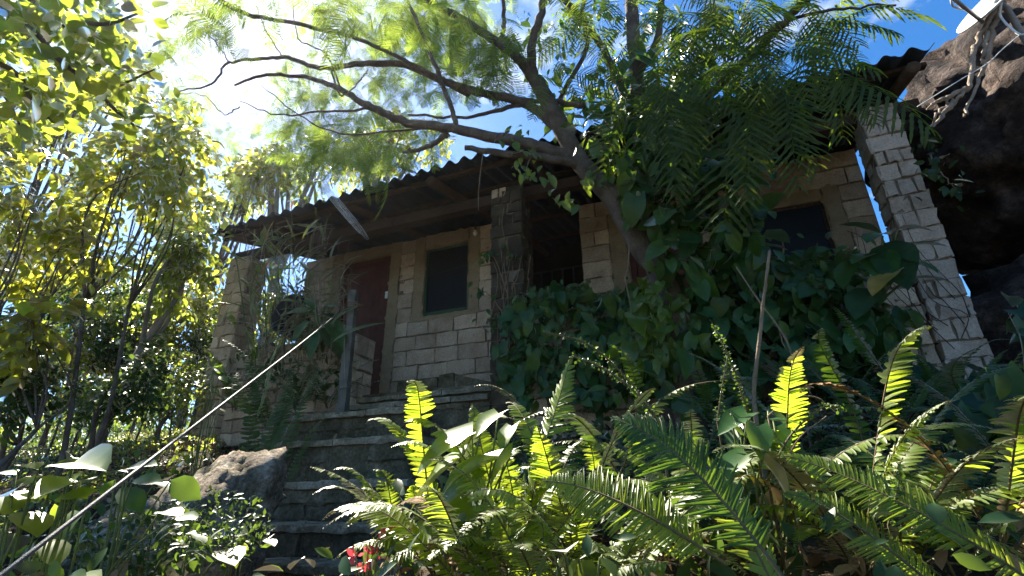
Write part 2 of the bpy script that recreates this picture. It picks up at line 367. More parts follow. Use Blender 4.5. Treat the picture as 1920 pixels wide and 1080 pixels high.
def surround(hole, sur):
    m = MB(); a, b, c, d = hole; A, B, Cc, Dd = sur; y = D-.004
    for (u0, u1, v0, v1) in ((A, a, max(Cc, FLOOR-.1), Dd), (b, B, max(Cc, FLOOR-.1), Dd), (a, b, d, Dd)):
        m.patch((u0, y, v0), (1, 0, 0), (0, -1, 0), u1-u0, v1-v0, amp=.0035, proud=rng.uniform(.002, .006), edge=.012, cell=.05, skirt=.03, ejit=.016 if v1-v0 > .3 else .005)
    # reveals
    m.box((a-.001, D-.002, c), (a+.004, D+.19, d)); m.box((b-.004, D-.002, c), (b+.001, D+.19, d)); m.box((a, D-.002, d-.004), (b, D+.19, d+.001))
    m.build('plaster_surround', 'plaster', house, smooth=False)
surround(DOOR, SUR[0]); surround(WIN1, SUR[1]); surround(DOOR2, SUR[2]); surround(WIN2, SUR[3])
mb = MB(); mb.patch((-3.47, D-.004, 2.165), (1, 0, 0), (0, -1, 0), .98, .06, amp=.003, ejit=.008); mb.build('window_sill', 'plaster', house, smooth=False)
mb = MB()
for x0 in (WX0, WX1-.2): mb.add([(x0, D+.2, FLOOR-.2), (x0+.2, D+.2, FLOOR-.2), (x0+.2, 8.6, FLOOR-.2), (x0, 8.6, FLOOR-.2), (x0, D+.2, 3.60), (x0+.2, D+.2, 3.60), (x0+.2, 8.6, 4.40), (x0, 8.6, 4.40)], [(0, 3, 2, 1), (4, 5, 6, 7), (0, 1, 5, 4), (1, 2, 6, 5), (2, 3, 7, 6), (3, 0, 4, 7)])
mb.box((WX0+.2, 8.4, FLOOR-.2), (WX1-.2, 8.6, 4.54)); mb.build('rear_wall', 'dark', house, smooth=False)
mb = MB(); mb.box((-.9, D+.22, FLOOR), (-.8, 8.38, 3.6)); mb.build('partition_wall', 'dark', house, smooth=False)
def door(h, planks, lock=False, label=None):
    a, b, c, d = h; m = MB(); w = (b-a-.14)/planks
    for i in range(planks):
        m.box((a+.07+i*w+.003, D+.075, c), (a+.07+(i+1)*w-.003, D+.115, d-.08), jit=.0012)
    m.box((a+.06, D+.112, c), (b-.06, D+.13, d-.07))
    dr = m.build('door', 'door', house, smooth=False)
    m = MB(); m.box((a+.005, D+.04, c), (a+.07, D+.14, d-.005)); m.box((b-.07, D+.04, c), (b-.005, D+.14, d-.005)); m.box((a+.07, D+.04, d-.08), (b-.07, D+.14, d-.005))
    f = m.build('door_frame', 'door', dr, smooth=False)
    if lock:
        m = MB(); p = aty(727, 553, D+.03); m.box((p[0]-.035, D+.015, p[2]-.05), (p[0]+.035, D+.045, p[2]+.05)); m.tube([(p[0], D+.016, p[2]-.015), (p[0], D+.002, p[2]-.015)], .012)
        m.build('lock_box', 'white', dr, smooth=False)
    return dr
door(DOOR, 6, True); door(DOOR2, 5)
def window(h, green):
    a, b, c, d = h; m = MB(); t = .035; y0, y1 = D+.03, D+.075
    m.box((a, y0, c), (a+t, y1, d)); m.box((b-t, y0, c), (b, y1, d)); m.box((a+t, y0, d-t), (b-t, y1, d)); m.box((a+t, y0-.012, c), (b-t, y1, c+t*1.3))
    wn = m.build('window', 'greenframe' if green else 'beam', house, smooth=False)
    m = MB(); m.box((a+t, y0+.012, c+t), (b-t, y0+.018, d-t)); m.build('fly_screen', 'screen', wn, smooth=False)
    m = MB()
    for i in range(9):
        x = a+t*.5+(b-a-t)*i/8
        m.box((x-.005, y0-.004, d-t*.6), (x+.005, y0+.002, d-t*.6+.01))
    for i in range(8):
        z = c+t+(d-c-t)*i/8
        for x in (a+t*.5, b-t*.5): m.box((x-.004, y0-.004, z), (x+.004, y0+.002, z+.009))
    m.build('tacks', 'cable', wn, smooth=False)
    m = MB(); zz = c+.62*(d-c); m.tube([(a+t, y0+.01, zz-.03), ((a+b)/2, y0+.008, zz), (b-t, y0+.01, zz+.035)], .003, 4); m.build('seam', 'iron', wn)
window(WIN1, True); window(WIN2, False)
m = MB()
for i in range(7):
    x = -1.96+i*.135; m.tube([(x, D+.1, FLOOR), (x, D+.1, 2.62)], .009, 6)
for z in (1.3, 1.95, 2.62): m.tube([(-1.99, D+.1, z), (-1.14, D+.1, z)], .009, 6)
m.build('iron_grille', 'iron', house)

def pillar(x0, x1, y0, y1, z0, z1, ch, mats, tall=False):
    m = MB(); e = .014
    m.box((x0+e, y0+e, z0), (x1-e, y1-e, z1-.01), 1)
    z = z0; r = 0
    faces = [((x0, y0), (1, 0, 0), (0, -1, 0), x1-x0), ((x1, y0), (0, 1, 0), (1, 0, 0), y1-y0), ((x0, y0), (0, 1, 0), (-1, 0, 0), y1-y0)]
    while z < z1-.03:
        hh = min(ch*rng.uniform(.85, 1.15), z1-z)
        for (px, py), U, Nn, w in faces:
            k = 1 if r % 2 == 0 else (3 if w > .25 else 2)
            if rng.random() < .15: k = 2
            cuts = np.linspace(0, w, k+1); cuts[1:-1] += rng.normal(0, .015, k-1)
            for a, b in zip(cuts[:-1], cuts[1:]):
                g = .012*rng.uniform(.5, 1.4)
                m.patch(np.array([px, py, z+g*.5])+np.array(U, float)*(a+g*.5), U, Nn, b-a-g, hh-g, 0, amp=.005, ejit=.006, proud=rng.normal(0, .005), cell=.045)
        z += hh; r += 1
    # flat cap
    m.box((x0+.01, y0+.01, z1-.012), (x1-.01, y1-.01, z1+.002), 0)
    return m.build('pillar', mats, house, smooth=False)
pL = pillar(-1.303*YP, -1.222*YP, YP, YP+.3, .3, 3.02, .16, ['block', 'mortar'])
pC = pillar(-.432*YP, -.350*YP, YP, YP+.3, .5, 3.16, .15, ['block_dark', 'mortar']); pC['label'] = 'dark moss-stained pillar'
pR = pillar(.369*YP, .431*YP, YP, YP+.26, .3, 3.12, .145, ['block_grey', 'mortar']); pR['label'] = 'pale grey pillar'
# two paler bricks on top of the dark pillar
m = MB()
for i in range(2): m.box((-.432*YP+.005+i*.095, YP-.006, 3.05), (-.432*YP+.075+i*.095, YP+.05, 3.155), jit=.003)
m.build('loose_brick', 'block', house, smooth=False)
# parapets
def parapet(x0, x1, y0, y1, z0, z1, mats, steps=0):
    m = MB(); e = .014
    m.box((x0+e, y0+e, z0), (x1-e, y1-e, z1-.01), 1)
    courses(m, (x0, y0, z0), (1, 0, 0), (0, -1, 0), x1-x0, z1-z0, .15, lens=(.2, .34), gap=.02, amp=.005)
    courses(m, (x1, y0, z0), (0, 1, 0), (1, 0, 0), y1-y0, z1-z0, .15, lens=(.16, .24), gap=.02, amp=.005)
    courses(m, (x0, y0, z0), (0, 1, 0), (-1, 0, 0), y1-y0, z1-z0, .15, lens=(.2, .3), gap=.02)
    x = x0
    while x < x1-.02:
        l = min(rng.uniform(.25, .36), x1-x); m.box((x+.006, y0-.004, z1-.012), (x+l-.006, y1+.004, z1+.012), 0, jit=.004); x += l
    return m.build('parapet', mats, house, smooth=False)
parapet(-1.222*YP, -3.52, YP+.08, YP+.42, .6, 1.72, ['block', 'mortar'])
parapet(-.35*YP, .366*YP, YP+.03, YP+.27, .4, 1.6, ['block', 'mortar'])
m = MB(); m.box((-5.3, YP+.32, .3), (1.9, D+.02, FLOOR)); m.build('porch_floor', 'step', house, smooth=False)
# retaining plinth stones
m = MB(); m.box((-3.5, YP+.26, .4), (-1.85, YP+.34, FLOOR-.02), 1)
courses(m, (-3.5, YP+.25, .4), (1, 0, 0), (0, -1, 0), 1.65, FLOOR-.42, .17, lens=(.22, .4), gap=.02, amp=.006)
m.build('plinth', ['step', 'mortar'], house, smooth=False)
m = MB()
for (a, b, zz) in ((-3.1, -2.62, 1.2), (-2.6, -2.42, 1.235)): m.box((a, YP+.3, FLOOR-.02), (b, YP+.6, zz), jit=.008)
V = [(-2.41, YP+.3, FLOOR-.02), (-1.9, YP+.3, FLOOR-.02), (-2.41, YP+.3, 1.22), (-2.41, YP+.6, FLOOR-.02), (-1.9, YP+.6, FLOOR-.02), (-2.41, YP+.6, 1.22)]
m.add(V, [(0, 1, 2), (3, 5, 4), (0, 3, 4, 1), (1, 4, 5, 2), (0, 2, 5, 3)]); m.build('threshold_stone', 'step', house, smooth=False)
# beam, rafters, purlins, roof
def roof_z(x, y):
    zx = np.interp(x, [-5.6, -2.0, 2.1], [3.20, 3.335, 3.25]); return zx+(y-3.95)*.26
m = MB()
for a, b in ((-5.7, -3.2), (-3.19, -.5), (-.49, 2.08)):
    za, zb = 3.04+.0*a, 3.04
    m.obox((a, YP+.08, za), (b-a, 0, zb-za), (0, .11, 0), (0, 0, .12))
m.build('beam', 'beam', house, smooth=False)
for x in (-5.3, -4.72, -3.587, -2.457, -1.33, -.2, .93, 1.95):
    m = MB(); ys = np.linspace(4.02, 8.5, 7); P = [(x+rng.normal(0, .008), y, roof_z(x, y)-.105+rng.normal(0, .004)) for y in ys]
    m.tube(P, rng.uniform(.045, .055), 12, wob=.03); m.build('rafter', 'pole', house)
for y in (4.12, 4.75, 5.3, 6.3, 7.5):
    m = MB(); xs = np.linspace(-5.6, 2.08, 9); T = np.array([(x, y, roof_z(x, y)-.058) for x in xs])
    for p, q in zip(T[:-1], T[1:]): m.obox(p, q-p, (0, .06, 0), (0, 0, .034))
    m.build('purlin', 'beam', house, smooth=False)
def roof():
    wl, amp = .172, .034; xs = np.arange(-5.58, 2.105, wl/10); m = MB()
    for (y0, y1, dz) in ((3.95, 6.0, 0), (5.85, 8.75, .014)):
        ys = np.linspace(y0, y1, 8); top = []
        for sgn in (0, 1):
            for y in ys:
                z = roof_z(xs, y)+amp*np.sin(xs/wl*2*np.pi)+dz+sgn*.007+.006*np.sin(xs*1.9+y)
                top.append(np.stack([xs, np.full_like(xs, y)+.012*np.sin(np.floor(xs/.9)*2.3)*(y == y0), z], -1))
        V = np.array(top).reshape(-1, 3); n = len(xs); k = len(ys)
        i = np.arange(k-1)[:, None]*n; j = np.arange(n-1)[None]
        lo = np.stack([i+j, i+n+j, i+n+j+1, i+j+1], -1).reshape(-1, 4); hi = lo[:, ::-1]+n*k
        j = np.arange(n-1); fr = np.stack([j, j+1, j+1+n*k, j+n*k], -1); b0 = (k-1)*n; bk = np.stack([b0+j+1, b0+j, b0+j+n*k, b0+j+1+n*k], -1)
        m.add(V, np.concatenate([lo, hi, fr, bk]))
    m.build('roof', 'roof', house)
roof()
def text_mesh(name, body, size, O, X, Zv, mat, parent, depth=.002):
    cu = bpy.data.curves.new(name, 'FONT'); cu.body = body; cu.size = size; cu.extrude = depth
    t = bpy.data.objects.new(name, cu); C.objects.link(t)
    me = bpy.data.meshes.new_from_object(t.evaluated_get(bpy.context.evaluated_depsgraph_get())); C.objects.unlink(t); bpy.data.objects.remove(t)
    X = norm(np.asarray(X, float)); Zv = norm(np.asarray(Zv, float)); Yv = np.cross(Zv, X)
    A = Matrix(((X[0], Yv[0], Zv[0], O[0]), (X[1], Yv[1], Zv[1], O[1]), (X[2], Yv[2], Zv[2], O[2]), (0, 0, 0, 1)))
    me.transform(A); me.materials.clear(); me.materials.append(MT[mat])
    o = bpy.data.objects.new(name, me); C.objects.link(o); o.parent = parent; o.matrix_parent_inverse = Matrix.Translation(-Vector(parent.location)); return o
p = aty(747, 523, D-.012); text_mesh('pencil_writing', 'FP', .065, p, (1, 0, .02), (0, -1, 0), 'ink', house, .001)
p = aty(746, 534, D-.012); text_mesh('pencil_writing', 'H6/', .075, p, (1, 0, .05), (0, -1, 0), 'ink', house, .001)

# hanging bulb
b0 = aty(891, 436, 4.9); t = thing('light_bulb', 'small bare white bulb hanging under the porch roof', 'light bulb', b0)
m = MB(); zs = np.linspace(-.045, .035, 9); m.tube([(b0[0], b0[1], b0[2]+z) for z in zs], [.004, .019, .027, .030, .029, .024, .018, .014, .013], 12); m.build('glass', 'bulb', t)
m = MB(); m.tube([(b0[0], b0[1], b0[2]+.034), (b0[0], b0[1], b0[2]+.075)], .016, 10); m.build('holder', 'iron', t)
m = MB(); m.tube(smooth_path([b0+np.array([0, 0, .07]), b0+np.array([-.01, .0, .2]), b0+np.array([.02, .02, .33]), b0+np.array([.09, .03, .36])]), .004, 5); m.build('wire', 'iron', t)

# ------------------------------------------------------------------ steps, post, cable
st = thing('stone_steps', 'dark mossy stone steps climbing to the house porch', 'steps', (-2.6, 2.8, -.4))
STEPS = [(-.33, 2.73), (-.125, 3.0), (.155, 3.28), (.50, 3.6), (.80, 4.0), (.92, 4.3), (1.04, 4.52)]
zprev = -.62
for k, (z, y) in enumerate(STEPS):
    m = MB(); x0 = -1.03*y if y < 4.1 else -3.5; x1 = -.62*y if y < 4.1 else -1.88; ynext = STEPS[k+1][1]+.1 if k+1 < len(STEPS) else 4.68
    bow = lambda x: y-.10*math.sin((x-x0)/(x1-x0)*math.pi)*.5
    m.box((x0, y+.04, zprev-.4), (x1, min(ynext, 4.42) if x0 < -3.55 else ynext, z-.05), 0)
    rows = 2 if z-zprev > .24 else 1
    for r in range(rows):
        h0 = zprev+(z-.05-zprev)*r/rows; h1 = zprev+(z-.05-zprev)*(r+1)/rows; x = x0
        while x < x1-.02:
            l = min(rng.uniform(.26, .55), x1-x); l = x1-x if x1-x-l < .12 else l
            m.patch((x+.006, y+.03+rng.normal(0, .008), h0+.004), (1, 0, 0), (0, -1, 0), l-.012, h1-h0-.008, 0, amp=.008, ejit=.01, edge=.012, skirt=.04, cell=.05); x += l
    x = x0-.04
    while x < x1-.02:                                     # tread slabs, chipped noses
        l = min(rng.uniform(.45, .8), x1-x); l = x1-x if x1-x-l < .2 else l
        nx = 9; us = np.linspace(x+.004, x+l-.004, nx); V = []
        ny = y-.012+rng.normal(0, .006)
        for zz, sh in ((z-.052, .006), (z-.008, 0), (z, .012)):
            V += [(u, ny+sh+rng.normal(0, .005), zz+rng.normal(0, .004)) for u in us]
        V += [(u, ynext, z+.004) for u in us]+[(u, ynext, z-.06) for u in us]
        V = np.array(V); F = []
        for r in range(4):
            for i in range(nx-1): F.append((r*nx+i, r*nx+i+1, (r+1)*nx+i+1, (r+1)*nx+i))
        for i in range(nx-1): F.append((4*nx+i, 4*nx+i+1, i+1, i))
        F += [(0, nx, 2*nx, 3*nx), (0, 3*nx, 4*nx)]; e = nx-1
        F += [(e, 3*nx+e, 2*nx+e, nx+e), (e, 4*nx+e, 3*nx+e)]
        m.add(V, F, 1); x += l
    m.build('step', ['step', 'slab'], st, smooth=False); zprev = z
# ground slab path in front of the steps
m = MB()
for (x0, x1, y0, y1, zz) in ((-3.0, -2.45, 2.15, 2.7, -.575), (-2.43, -1.9, 2.2, 2.72, -.56), (-2.9, -2.3, 1.6, 2.13, -.60), (-2.28, -1.7, 1.65, 2.18, -.59)):
    nx = 7; g = np.linspace(0, 1, nx); U, Vv = np.meshgrid(g, g, indexing='ij'); rr = rng.normal(0, .015, (nx, nx))
    X = x0+(x1-x0)*U+rr; Y = y0+(y1-y0)*Vv+rr.T; Z = zz-.04*((np.abs(U-.5) > .49) | (np.abs(Vv-.5) > .49))+rng.normal(0, .004, (nx, nx))
    i = np.arange(nx-1)[:, None]*nx; j = np.arange(nx-1)[None]
    m.add(np.stack([X, Y, Z], -1).reshape(-1, 3), np.stack([i+j, i+nx+j, i+nx+j+1, i+j+1], -1).reshape(-1, 4))
o = m.build('path', 'slab', smooth=False); o['kind'] = 'structure'

pb = aty(642, 768, 4.02); pt = aty(667, 538, 4.02)
t = thing('wooden_post', 'weathered grey wooden post standing in front of the red door', 'post', pb)
m = MB(); ax = pt-pb; X = np.array([.085, .02, 0]); Y = np.array([-.02, .085, 0]); n = 14; V = []
for i in range(n):
    q = pb-(X+Y)/2+ax*i/(n-1)-np.array([0, 0, .05]); k = 1-.18*i/(n-1)
    for a in (np.zeros(3), X, X+Y, Y): V.append(q+a*k+rng.normal(0, .0025, 3))
F = [(i*4+j, i*4+(j+1) % 4, i*4+4+(j+1) % 4, i*4+4+j) for i in range(n-1) for j in range(4)]+[(3, 2, 1, 0), ((n-1)*4, (n-1)*4+1, (n-1)*4+2, (n-1)*4+3)]
m.add(V, F); m.build('shaft', 'post', t, smooth=False)
m = MB(); kc = pb+ax*.82; th = np.linspace(0, 2*np.pi*3, 40); m.tube([kc+np.array([.056*math.cos(a), .056*math.sin(a), -.02+.012*a/3+.006*math.sin(a*2)]) for a in th], .006, 6); m.tube([kc+np.array([.05, -.03, .03]), kc+np.array([.09, -.05, 0]), kc+np.array([.07, -.05, -.04])], .01, 6)
m.build('rope_binding', 'twig', t)
kA = kc+np.array([-.05, -.05, 0]); near = at(-60, 1127, .72); mid = kA+(near-kA)*.5-np.array([0, 0, .012])
m = MB(); end = near.copy(); step = norm(near-kA)*.1
while end[2] > gz(end[0], end[1])-.05 and np.linalg.norm(end-near) < 6: end = end+step
P = smooth_path([kA, kA*.82+near*.18-np.array([0, 0, .004]), mid, near, end], 8); m.tube(P, np.where(np.linspace(0, 1, len(P)) < .2, .0045, .0042), 8)
tag(m.build('steel_cable', 'cable'), 'pale taut cable running from the wooden post down to the lower left', 'cable')

# ------------------------------------------------------------------ rocks
def rock(name, label, c, r, mat, seed, sub=5, amp=.25, freq=1.0, flat=None, cat='rock', group=None, shape=None, block=0):
    import bmesh
    bm = bmesh.new(); bmesh.ops.create_icosphere(bm, subdivisions=sub, radius=1)
    c = np.asarray(c, float); r = np.asarray(r, float)
    for v in bm.verts:
        n = v.co.copy()
        if block: n = n/((abs(n.x)**block+abs(n.y)**block+abs(n.z)**block)**(1/block))
        q = Vector((n.x*r[0], n.y*r[1], n.z*r[2])); s = Vector((seed*7.1, seed*3.3, seed))
        big = noise.fractal(q*freq/r.max()*1.1+s, 1, 2, 3)*amp; fine = noise.fractal(q*freq/r.max()*5+s, .8, 2.1, 5)*amp*(.8 if mat == 'bigrock' else .4)
        cr = noise.ridged_multi_fractal(q*freq/r.max()*2.2+s, 1, 2, 3, 1, 2)*amp*.14
        k = 1+big+fine-cr
        v.co = Vector(c)+q*k
        if shape: v.co = shape(v.co)
    me = bpy.data.meshes.new(name); bm.to_mesh(me); bm.free()
    for p_ in me.polygons: p_.use_smooth = True
    me.materials.append(MT[mat]); o = bpy.data.objects.new(name, me); C.objects.link(o)
    return tag(o, label, cat, group)
rock('boulder', 'sunlit lichen-covered boulder at the left edge of the stone steps', at(392, 965, 2.75), (.20, .36, .24), 'rock', 1, amp=.2, block=4, freq=1.5, shape=lambda v, c=at(392, 965, 2.75): Vector((v.x, v.y, v.z+(v.y-c[1])*.55-(v.x-c[0])*.15)), cat='boulder')
rock('boulder', 'low dark boulder under creeping plants at the bottom left', at(235, 1110, 2.5), (.6, .4, .36), 'rock', 2, amp=.3, block=3, shape=lambda v, c=at(235, 1110, 2.5): Vector((v.x, v.y, v.z+(v.y-c[1])*.5)), cat='boulder')
rock('boulder', 'small half-buried stone at the foot of the steps by the lit boulder', at(425, 1065, 2.7), (.16, .2, .13), 'rock', 4, amp=.25, sub=4, cat='boulder')
def lean(v):
    z = v.z; return v
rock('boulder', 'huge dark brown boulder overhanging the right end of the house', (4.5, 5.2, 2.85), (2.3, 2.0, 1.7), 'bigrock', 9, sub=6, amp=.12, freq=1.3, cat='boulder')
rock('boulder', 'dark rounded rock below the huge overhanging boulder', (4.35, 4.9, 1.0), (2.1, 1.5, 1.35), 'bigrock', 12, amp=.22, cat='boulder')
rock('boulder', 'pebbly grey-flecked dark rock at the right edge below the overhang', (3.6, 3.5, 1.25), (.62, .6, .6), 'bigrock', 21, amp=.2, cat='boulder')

# ------------------------------------------------------------------ plants: builders
def frond(parent, base, tip, lift=.25, W=.07, n=44, mat='fern', t0=.12, rise=.35, curl=.2, toward=None, name='frond', mi_dead=False, lenvar=.08, prof=None):
    base = np.asarray(base, float); tip = np.asarray(tip, float); L = np.linalg.norm(tip-base)
    side = np.cross(tip-base, (0, 0, 1.0)); ctrl = base*.45+tip*.55+np.array([0, 0, lift*L])+side*rng.normal(0, .09)
    P = bez(base, ctrl, tip, n+8); tq = np.linspace(0, 1, n+8)[:, None]; P = P+norm(side)*L*(.035*np.sin(tq*math.pi*rng.uniform(1, 2.2))*rng.choice([-1, 1]))-np.array([0, 0, 1.])*L*rng.uniform(0, .09)*tq**3; curl = curl*rng.uniform(.3, 2.2); rise = rise*rng.uniform(.7, 1.4); T = norm(np.gradient(P, axis=0))
    nh = np.array([0, -.25, 1.0]) if toward is None else np.asarray(toward, float)
    Sd = norm(np.cross(T, nh)); Nn = np.cross(Sd, T)
    t = np.linspace(0, 1, len(P)); sel = t >= t0; k = sel.sum(); tt = (t[sel]-t0)/(1-t0)
    ln = W*(np.clip(.55+1.6*tt, 0, 1)*np.clip((1-tt)*1.9+.05, 0, 1)**.8)
    if prof is not None: ln = W*prof(tt)
    spacing = L*1.1/len(P)
    m = MB(); m.tube(P[::2], np.linspace(.0035, .0012, len(P[::2]))*min(1, W/.06+.2), 5, 1)
    for sg in (-1, 1):
        l = ln*(1+rng.normal(0, lenvar, k)); ang = rise+rng.normal(0, .07, k)
        dirv = norm(Sd[sel]*sg*np.cos(ang)[:, None]+T[sel]*np.sin(ang)[:, None]-Nn[sel]*(curl*rng.uniform(.5, 1.5, k))[:, None]+Nn[sel]*.12)
        nrm = norm(Nn[sel]+T[sel]*rng.normal(0, .14, k)[:, None])
        fr = frames(dirv, nrm); wv = np.minimum(spacing*.95, l*.4)
        mats = np.stack([fr[..., 0]*wv[:, None], fr[..., 1]*l[:, None], fr[..., 2]*l[:, None]], -1)
        keep = (rng.random(k) > .04) & (np.array([noise.noise(Vector((x*9, sg*3.0, L*50))) for x in tt]) > -.42)
        m.stamp(PINNA, P[sel][keep], mats[keep], 0)
    return m.build(name, [mat, 'rachis'], parent)
def _pinna():
    w = [.34, .5, .46, .34, .12]; y = [0, .12, .45, .8, 1.0]; z = [0, .015, .02, -.03, -.09]; V = []
    for i in range(5): V += [(-w[i], y[i], z[i]+.012), (0, y[i], z[i]-.006), (w[i], y[i], z[i]+.012)]
    F = []
    for i in range(4): b = i*3; F += [(b, b+1, b+4, b+3), (b+1, b+2, b+5, b+4)]
    return np.array(V), [np.array(F)]
PINNA = _pinna()
def fern(label, base, tips, mat='fern', W=.06, n=42, lift=.25, group=None, name='sword_fern', cat='fern', **kw):
    base = np.asarray(base, float); t = thing(name, label, cat, base, group)
    for q in tips:
        tip = np.asarray(q[0], float); k = q[1] if len(q) > 1 else {}
        a = dict(W=W, n=n, lift=lift, mat=mat); a.update(kw); a.update(k)
        b = a.pop('b', base); frond(t, b+rng.normal(0, .015, 3), tip, **a)
    return t
def fern_auto(label, base, nf, L, mat='fern_shaded', W=.05, n=34, group=None, face=-1.3, spread=2.6, droop=.1):
    base = np.asarray(base, float); tips = []
    for i in range(nf):
        a = face+spread*((i+.5)/nf-.5)*2*.5*2+rng.normal(0, .25); e = rng.uniform(.05, 1.0); l = L*rng.uniform(.55, 1.25)
        tips.append((base+l*np.array([math.cos(a)*math.cos(e), math.sin(a)*math.cos(e), math.sin(e)-droop]), dict(lift=rng.uniform(.15, .5), W=W*rng.uniform(.7, 1.2), mat='litter' if (rng.random() < .03 and mat == 'fern') else mat)))
    return fern(label, base, tips, mat, W, n, group=group)

def leaves(m, T, pos, size, dirs, nrm, mi=0, jd=.35, jn=.35, js=.2):
    pos = np.asarray(pos, float); k = len(pos)
    if k == 0: return
    dirs = np.broadcast_to(dirs, (k, 3))+rng.normal(0, jd, (k, 3)); nrm = np.broadcast_to(nrm, (k, 3))+rng.normal(0, jn, (k, 3))
    fr = frames(dirs, nrm); s = size*np.clip(1+rng.normal(0, js, k), .4, 1.8)
    m.stamp(T, pos, fr*s[:, None, None], mi)

def crown(m, blobs, T, size, per=7, spray=.2, droop=.6, mi=0, twig=None):
    """leafy sprays spread through lumpy clumps; blobs = (centre, radii, sprays)"""
    for c, r, n in blobs:
        c = np.asarray(c, float); r = np.broadcast_to(np.asarray(r, float), (3,))
        u = norm(rng.normal(0, 1, (n, 3))); rad = rng.uniform(.25, 1.0, n)**.45*(1+rng.normal(0, .1, n)); Q = c+u*r*rad[:, None]
        # thin out with noise so gaps open between clumps
        keep = np.array([noise.noise(Vector(q*1.9/max(.35, spray*4))) for q in Q]) > -.22
        Q = Q[keep]; u = u[keep]; k = len(Q)
        d = norm(u*.7+rng.normal(0, .6, (k, 3))-np.array([0, 0, .25]))
        for j in range(per):
            f = (j+.3)/per; p = Q+d*spray*f-np.array([0, 0, .25])*spray*f*f+rng.normal(0, spray*.07, (k, 3))
            side = norm(np.cross(d, (0, 0, 1.0)))*(1 if j % 2 else -1)
            leaves(m, T, p, size, norm(d*.6+side*.8-np.array([0, 0, droop])), np.array([0, 0, 1.0])+u*.3, mi, .3, .45, .22)
        if twig is not None:
            for i in range(0, k, 5): m.tube([Q[i]-d[i]*.12, Q[i]+d[i]*spray*.5, Q[i]+d[i]*spray-np.array([0, 0, .25])*spray], [.004, .003, .0015], 3, twig, cap=False)

def limb(m, pts, r0, r1, seg=8, mi=0, n=6, wob=.05, jit=0.):
    P = smooth_path(pts, n)
    if jit: P[1:-1] += rng.normal(0, jit, P[1:-1].shape)
    m.tube(P, np.linspace(r0, r1, len(P)), seg, mi, wob=wob); return P
def tree(name, label, base, blobs, T, size, mat, bark='bark', trunk_r=.09, per=7, spray=.22, droop=.6, group=None, limbs=None, cat='tree', lean=None):
    base = np.asarray(base, float); t = thing(name, label, cat, base, group); m = MB()
    top = np.mean([np.asarray(b[0], float) for b in blobs], 0); fork = base*.5+top*.5+rng.normal(0, .1, 3)
    limb(m, [base-np.array([0, 0, .2]), base*.7+fork*.3+rng.normal(0, .05, 3), fork], trunk_r, trunk_r*.7, 9)
    for b in blobs:
        c = np.asarray(b[0], float); r = np.broadcast_to(np.asarray(b[1], float), (3,))
        limb(m, [fork, (fork+c)/2+rng.normal(0, .12, 3), c], trunk_r*.45, trunk_r*.2, 7)
        for k in range(1):
            q = c+norm(rng.normal(0, 1, 3))*r*.85; limb(m, [c*.6+fork*.4, (c+q)/2+rng.normal(0, .08, 3), q], trunk_r*.16, .005, 5)
    for L in (limbs or []): limb(m, *L)
    m.build('trunk', bark, t)
    m = MB(); crown(m, blobs, T, size, per, spray, droop); m.build('crown', mat, t)
    return t

# compound feathery leaf (bipinnate), several droops
def feather_tpl(pairs=18, sub=7, droop=.25, cup=.15, wd=.023):
    V = []; F = []
    def quad(a, b, c, d): i = len(V); V.extend([a, b, c, d]); F.append((i, i+1, i+2, i+3))
    y0 = .16
    def mid(s): return np.array([0, s, -droop*s*s])
    for i in range(8):
        a, b = mid(i/8), mid((i+1)/8); w = .006*(1-i/9); quad(a+(-w, 0, 0), a+(w, 0, 0), b+(w, 0, 0), b+(-w, 0, 0))
    for i in range(pairs):
        f = i/(pairs-1); s = y0+(1-y0)*f; L = .30*(math.sin(math.pi*min(1, (.22+f*.78)))**.7*.85+.15); o = mid(s)
        for sg in (-1, 1):
            ang = .35+.35*f+rng.normal(0, .05); dr = np.array([sg*math.cos(ang), math.sin(ang), -cup-.1*rng.random()]); dr /= np.linalg.norm(dr)
            pr = norm(np.cross((0, 0, 1.0), dr))
            for j in range(sub):
                g0_ = (j+.25)/sub; g1_ = (j+.98)/sub; hw = wd*(1-.35*abs(2*g0_-.9)); z = np.array([0, 0, -.04*g0_*g0_])
                for s2 in (-1, 1):
                    p0 = o+dr*L*g0_+z; p1 = o+dr*L*g1_+z; sl = dr*L*.3/sub
                    quad(p0, p0+pr*s2*hw+sl*1.5, p1+pr*s2*hw*.85+sl, p1)
    return np.array(V), [np.array(F)]
COARSE = []
FEATH = [feather_tpl(18, 7, d, c) for d, c in ((.15, .05), (.35, .2), (.55, .35), (.25, .45))]
def plume_tpl(pairs, droop, cup, wd=.021, n=9):
    V = []; F = []
    def mid(q): return np.array([.06*math.sin(q*2.2), q, -droop*q*q])
    for i in range(8):
        a, b = mid(i/8), mid((i+1)/8); w = .007*(1-i/9); k = len(V); V += [a+(-w, 0, 0), a+(w, 0, 0), b+(w, 0, 0), b+(-w, 0, 0)]; F.append((k, k+1, k+2, k+3))
    for i in range(pairs):
        f = i/(pairs-1); q = .12+.87*f; L = .36*(math.sin(math.pi*min(1, .2+f*.74))**.6*.85+.15); o = mid(q)
        for sg in (-1, 1):
            ang = .3+.4*f+rng.normal(0, .06); dr = np.array([sg*math.cos(ang), math.sin(ang), -cup*(.6+.8*rng.random())]); dr /= np.linalg.norm(dr); pr = norm(np.cross((0, 0, 1.0), dr)); k = len(V)
            for j in range(n+1):
                g = j/n; hw = wd*(1-.45*g*g)*(1.0 if j % 2 else .62)*(1 if 0 < j < n else .35); c = o+dr*L*g+np.array([0, 0, -.07*g*g]); V += [c-pr*hw+dr*.006, c+(0, 0, -.003), c+pr*hw+dr*.006]
            for j in range(n): b = k+3*j; F += [(b, b+1, b+4, b+3), (b+1, b+2, b+5, b+4)]
    return np.array(V), [np.array(F)]
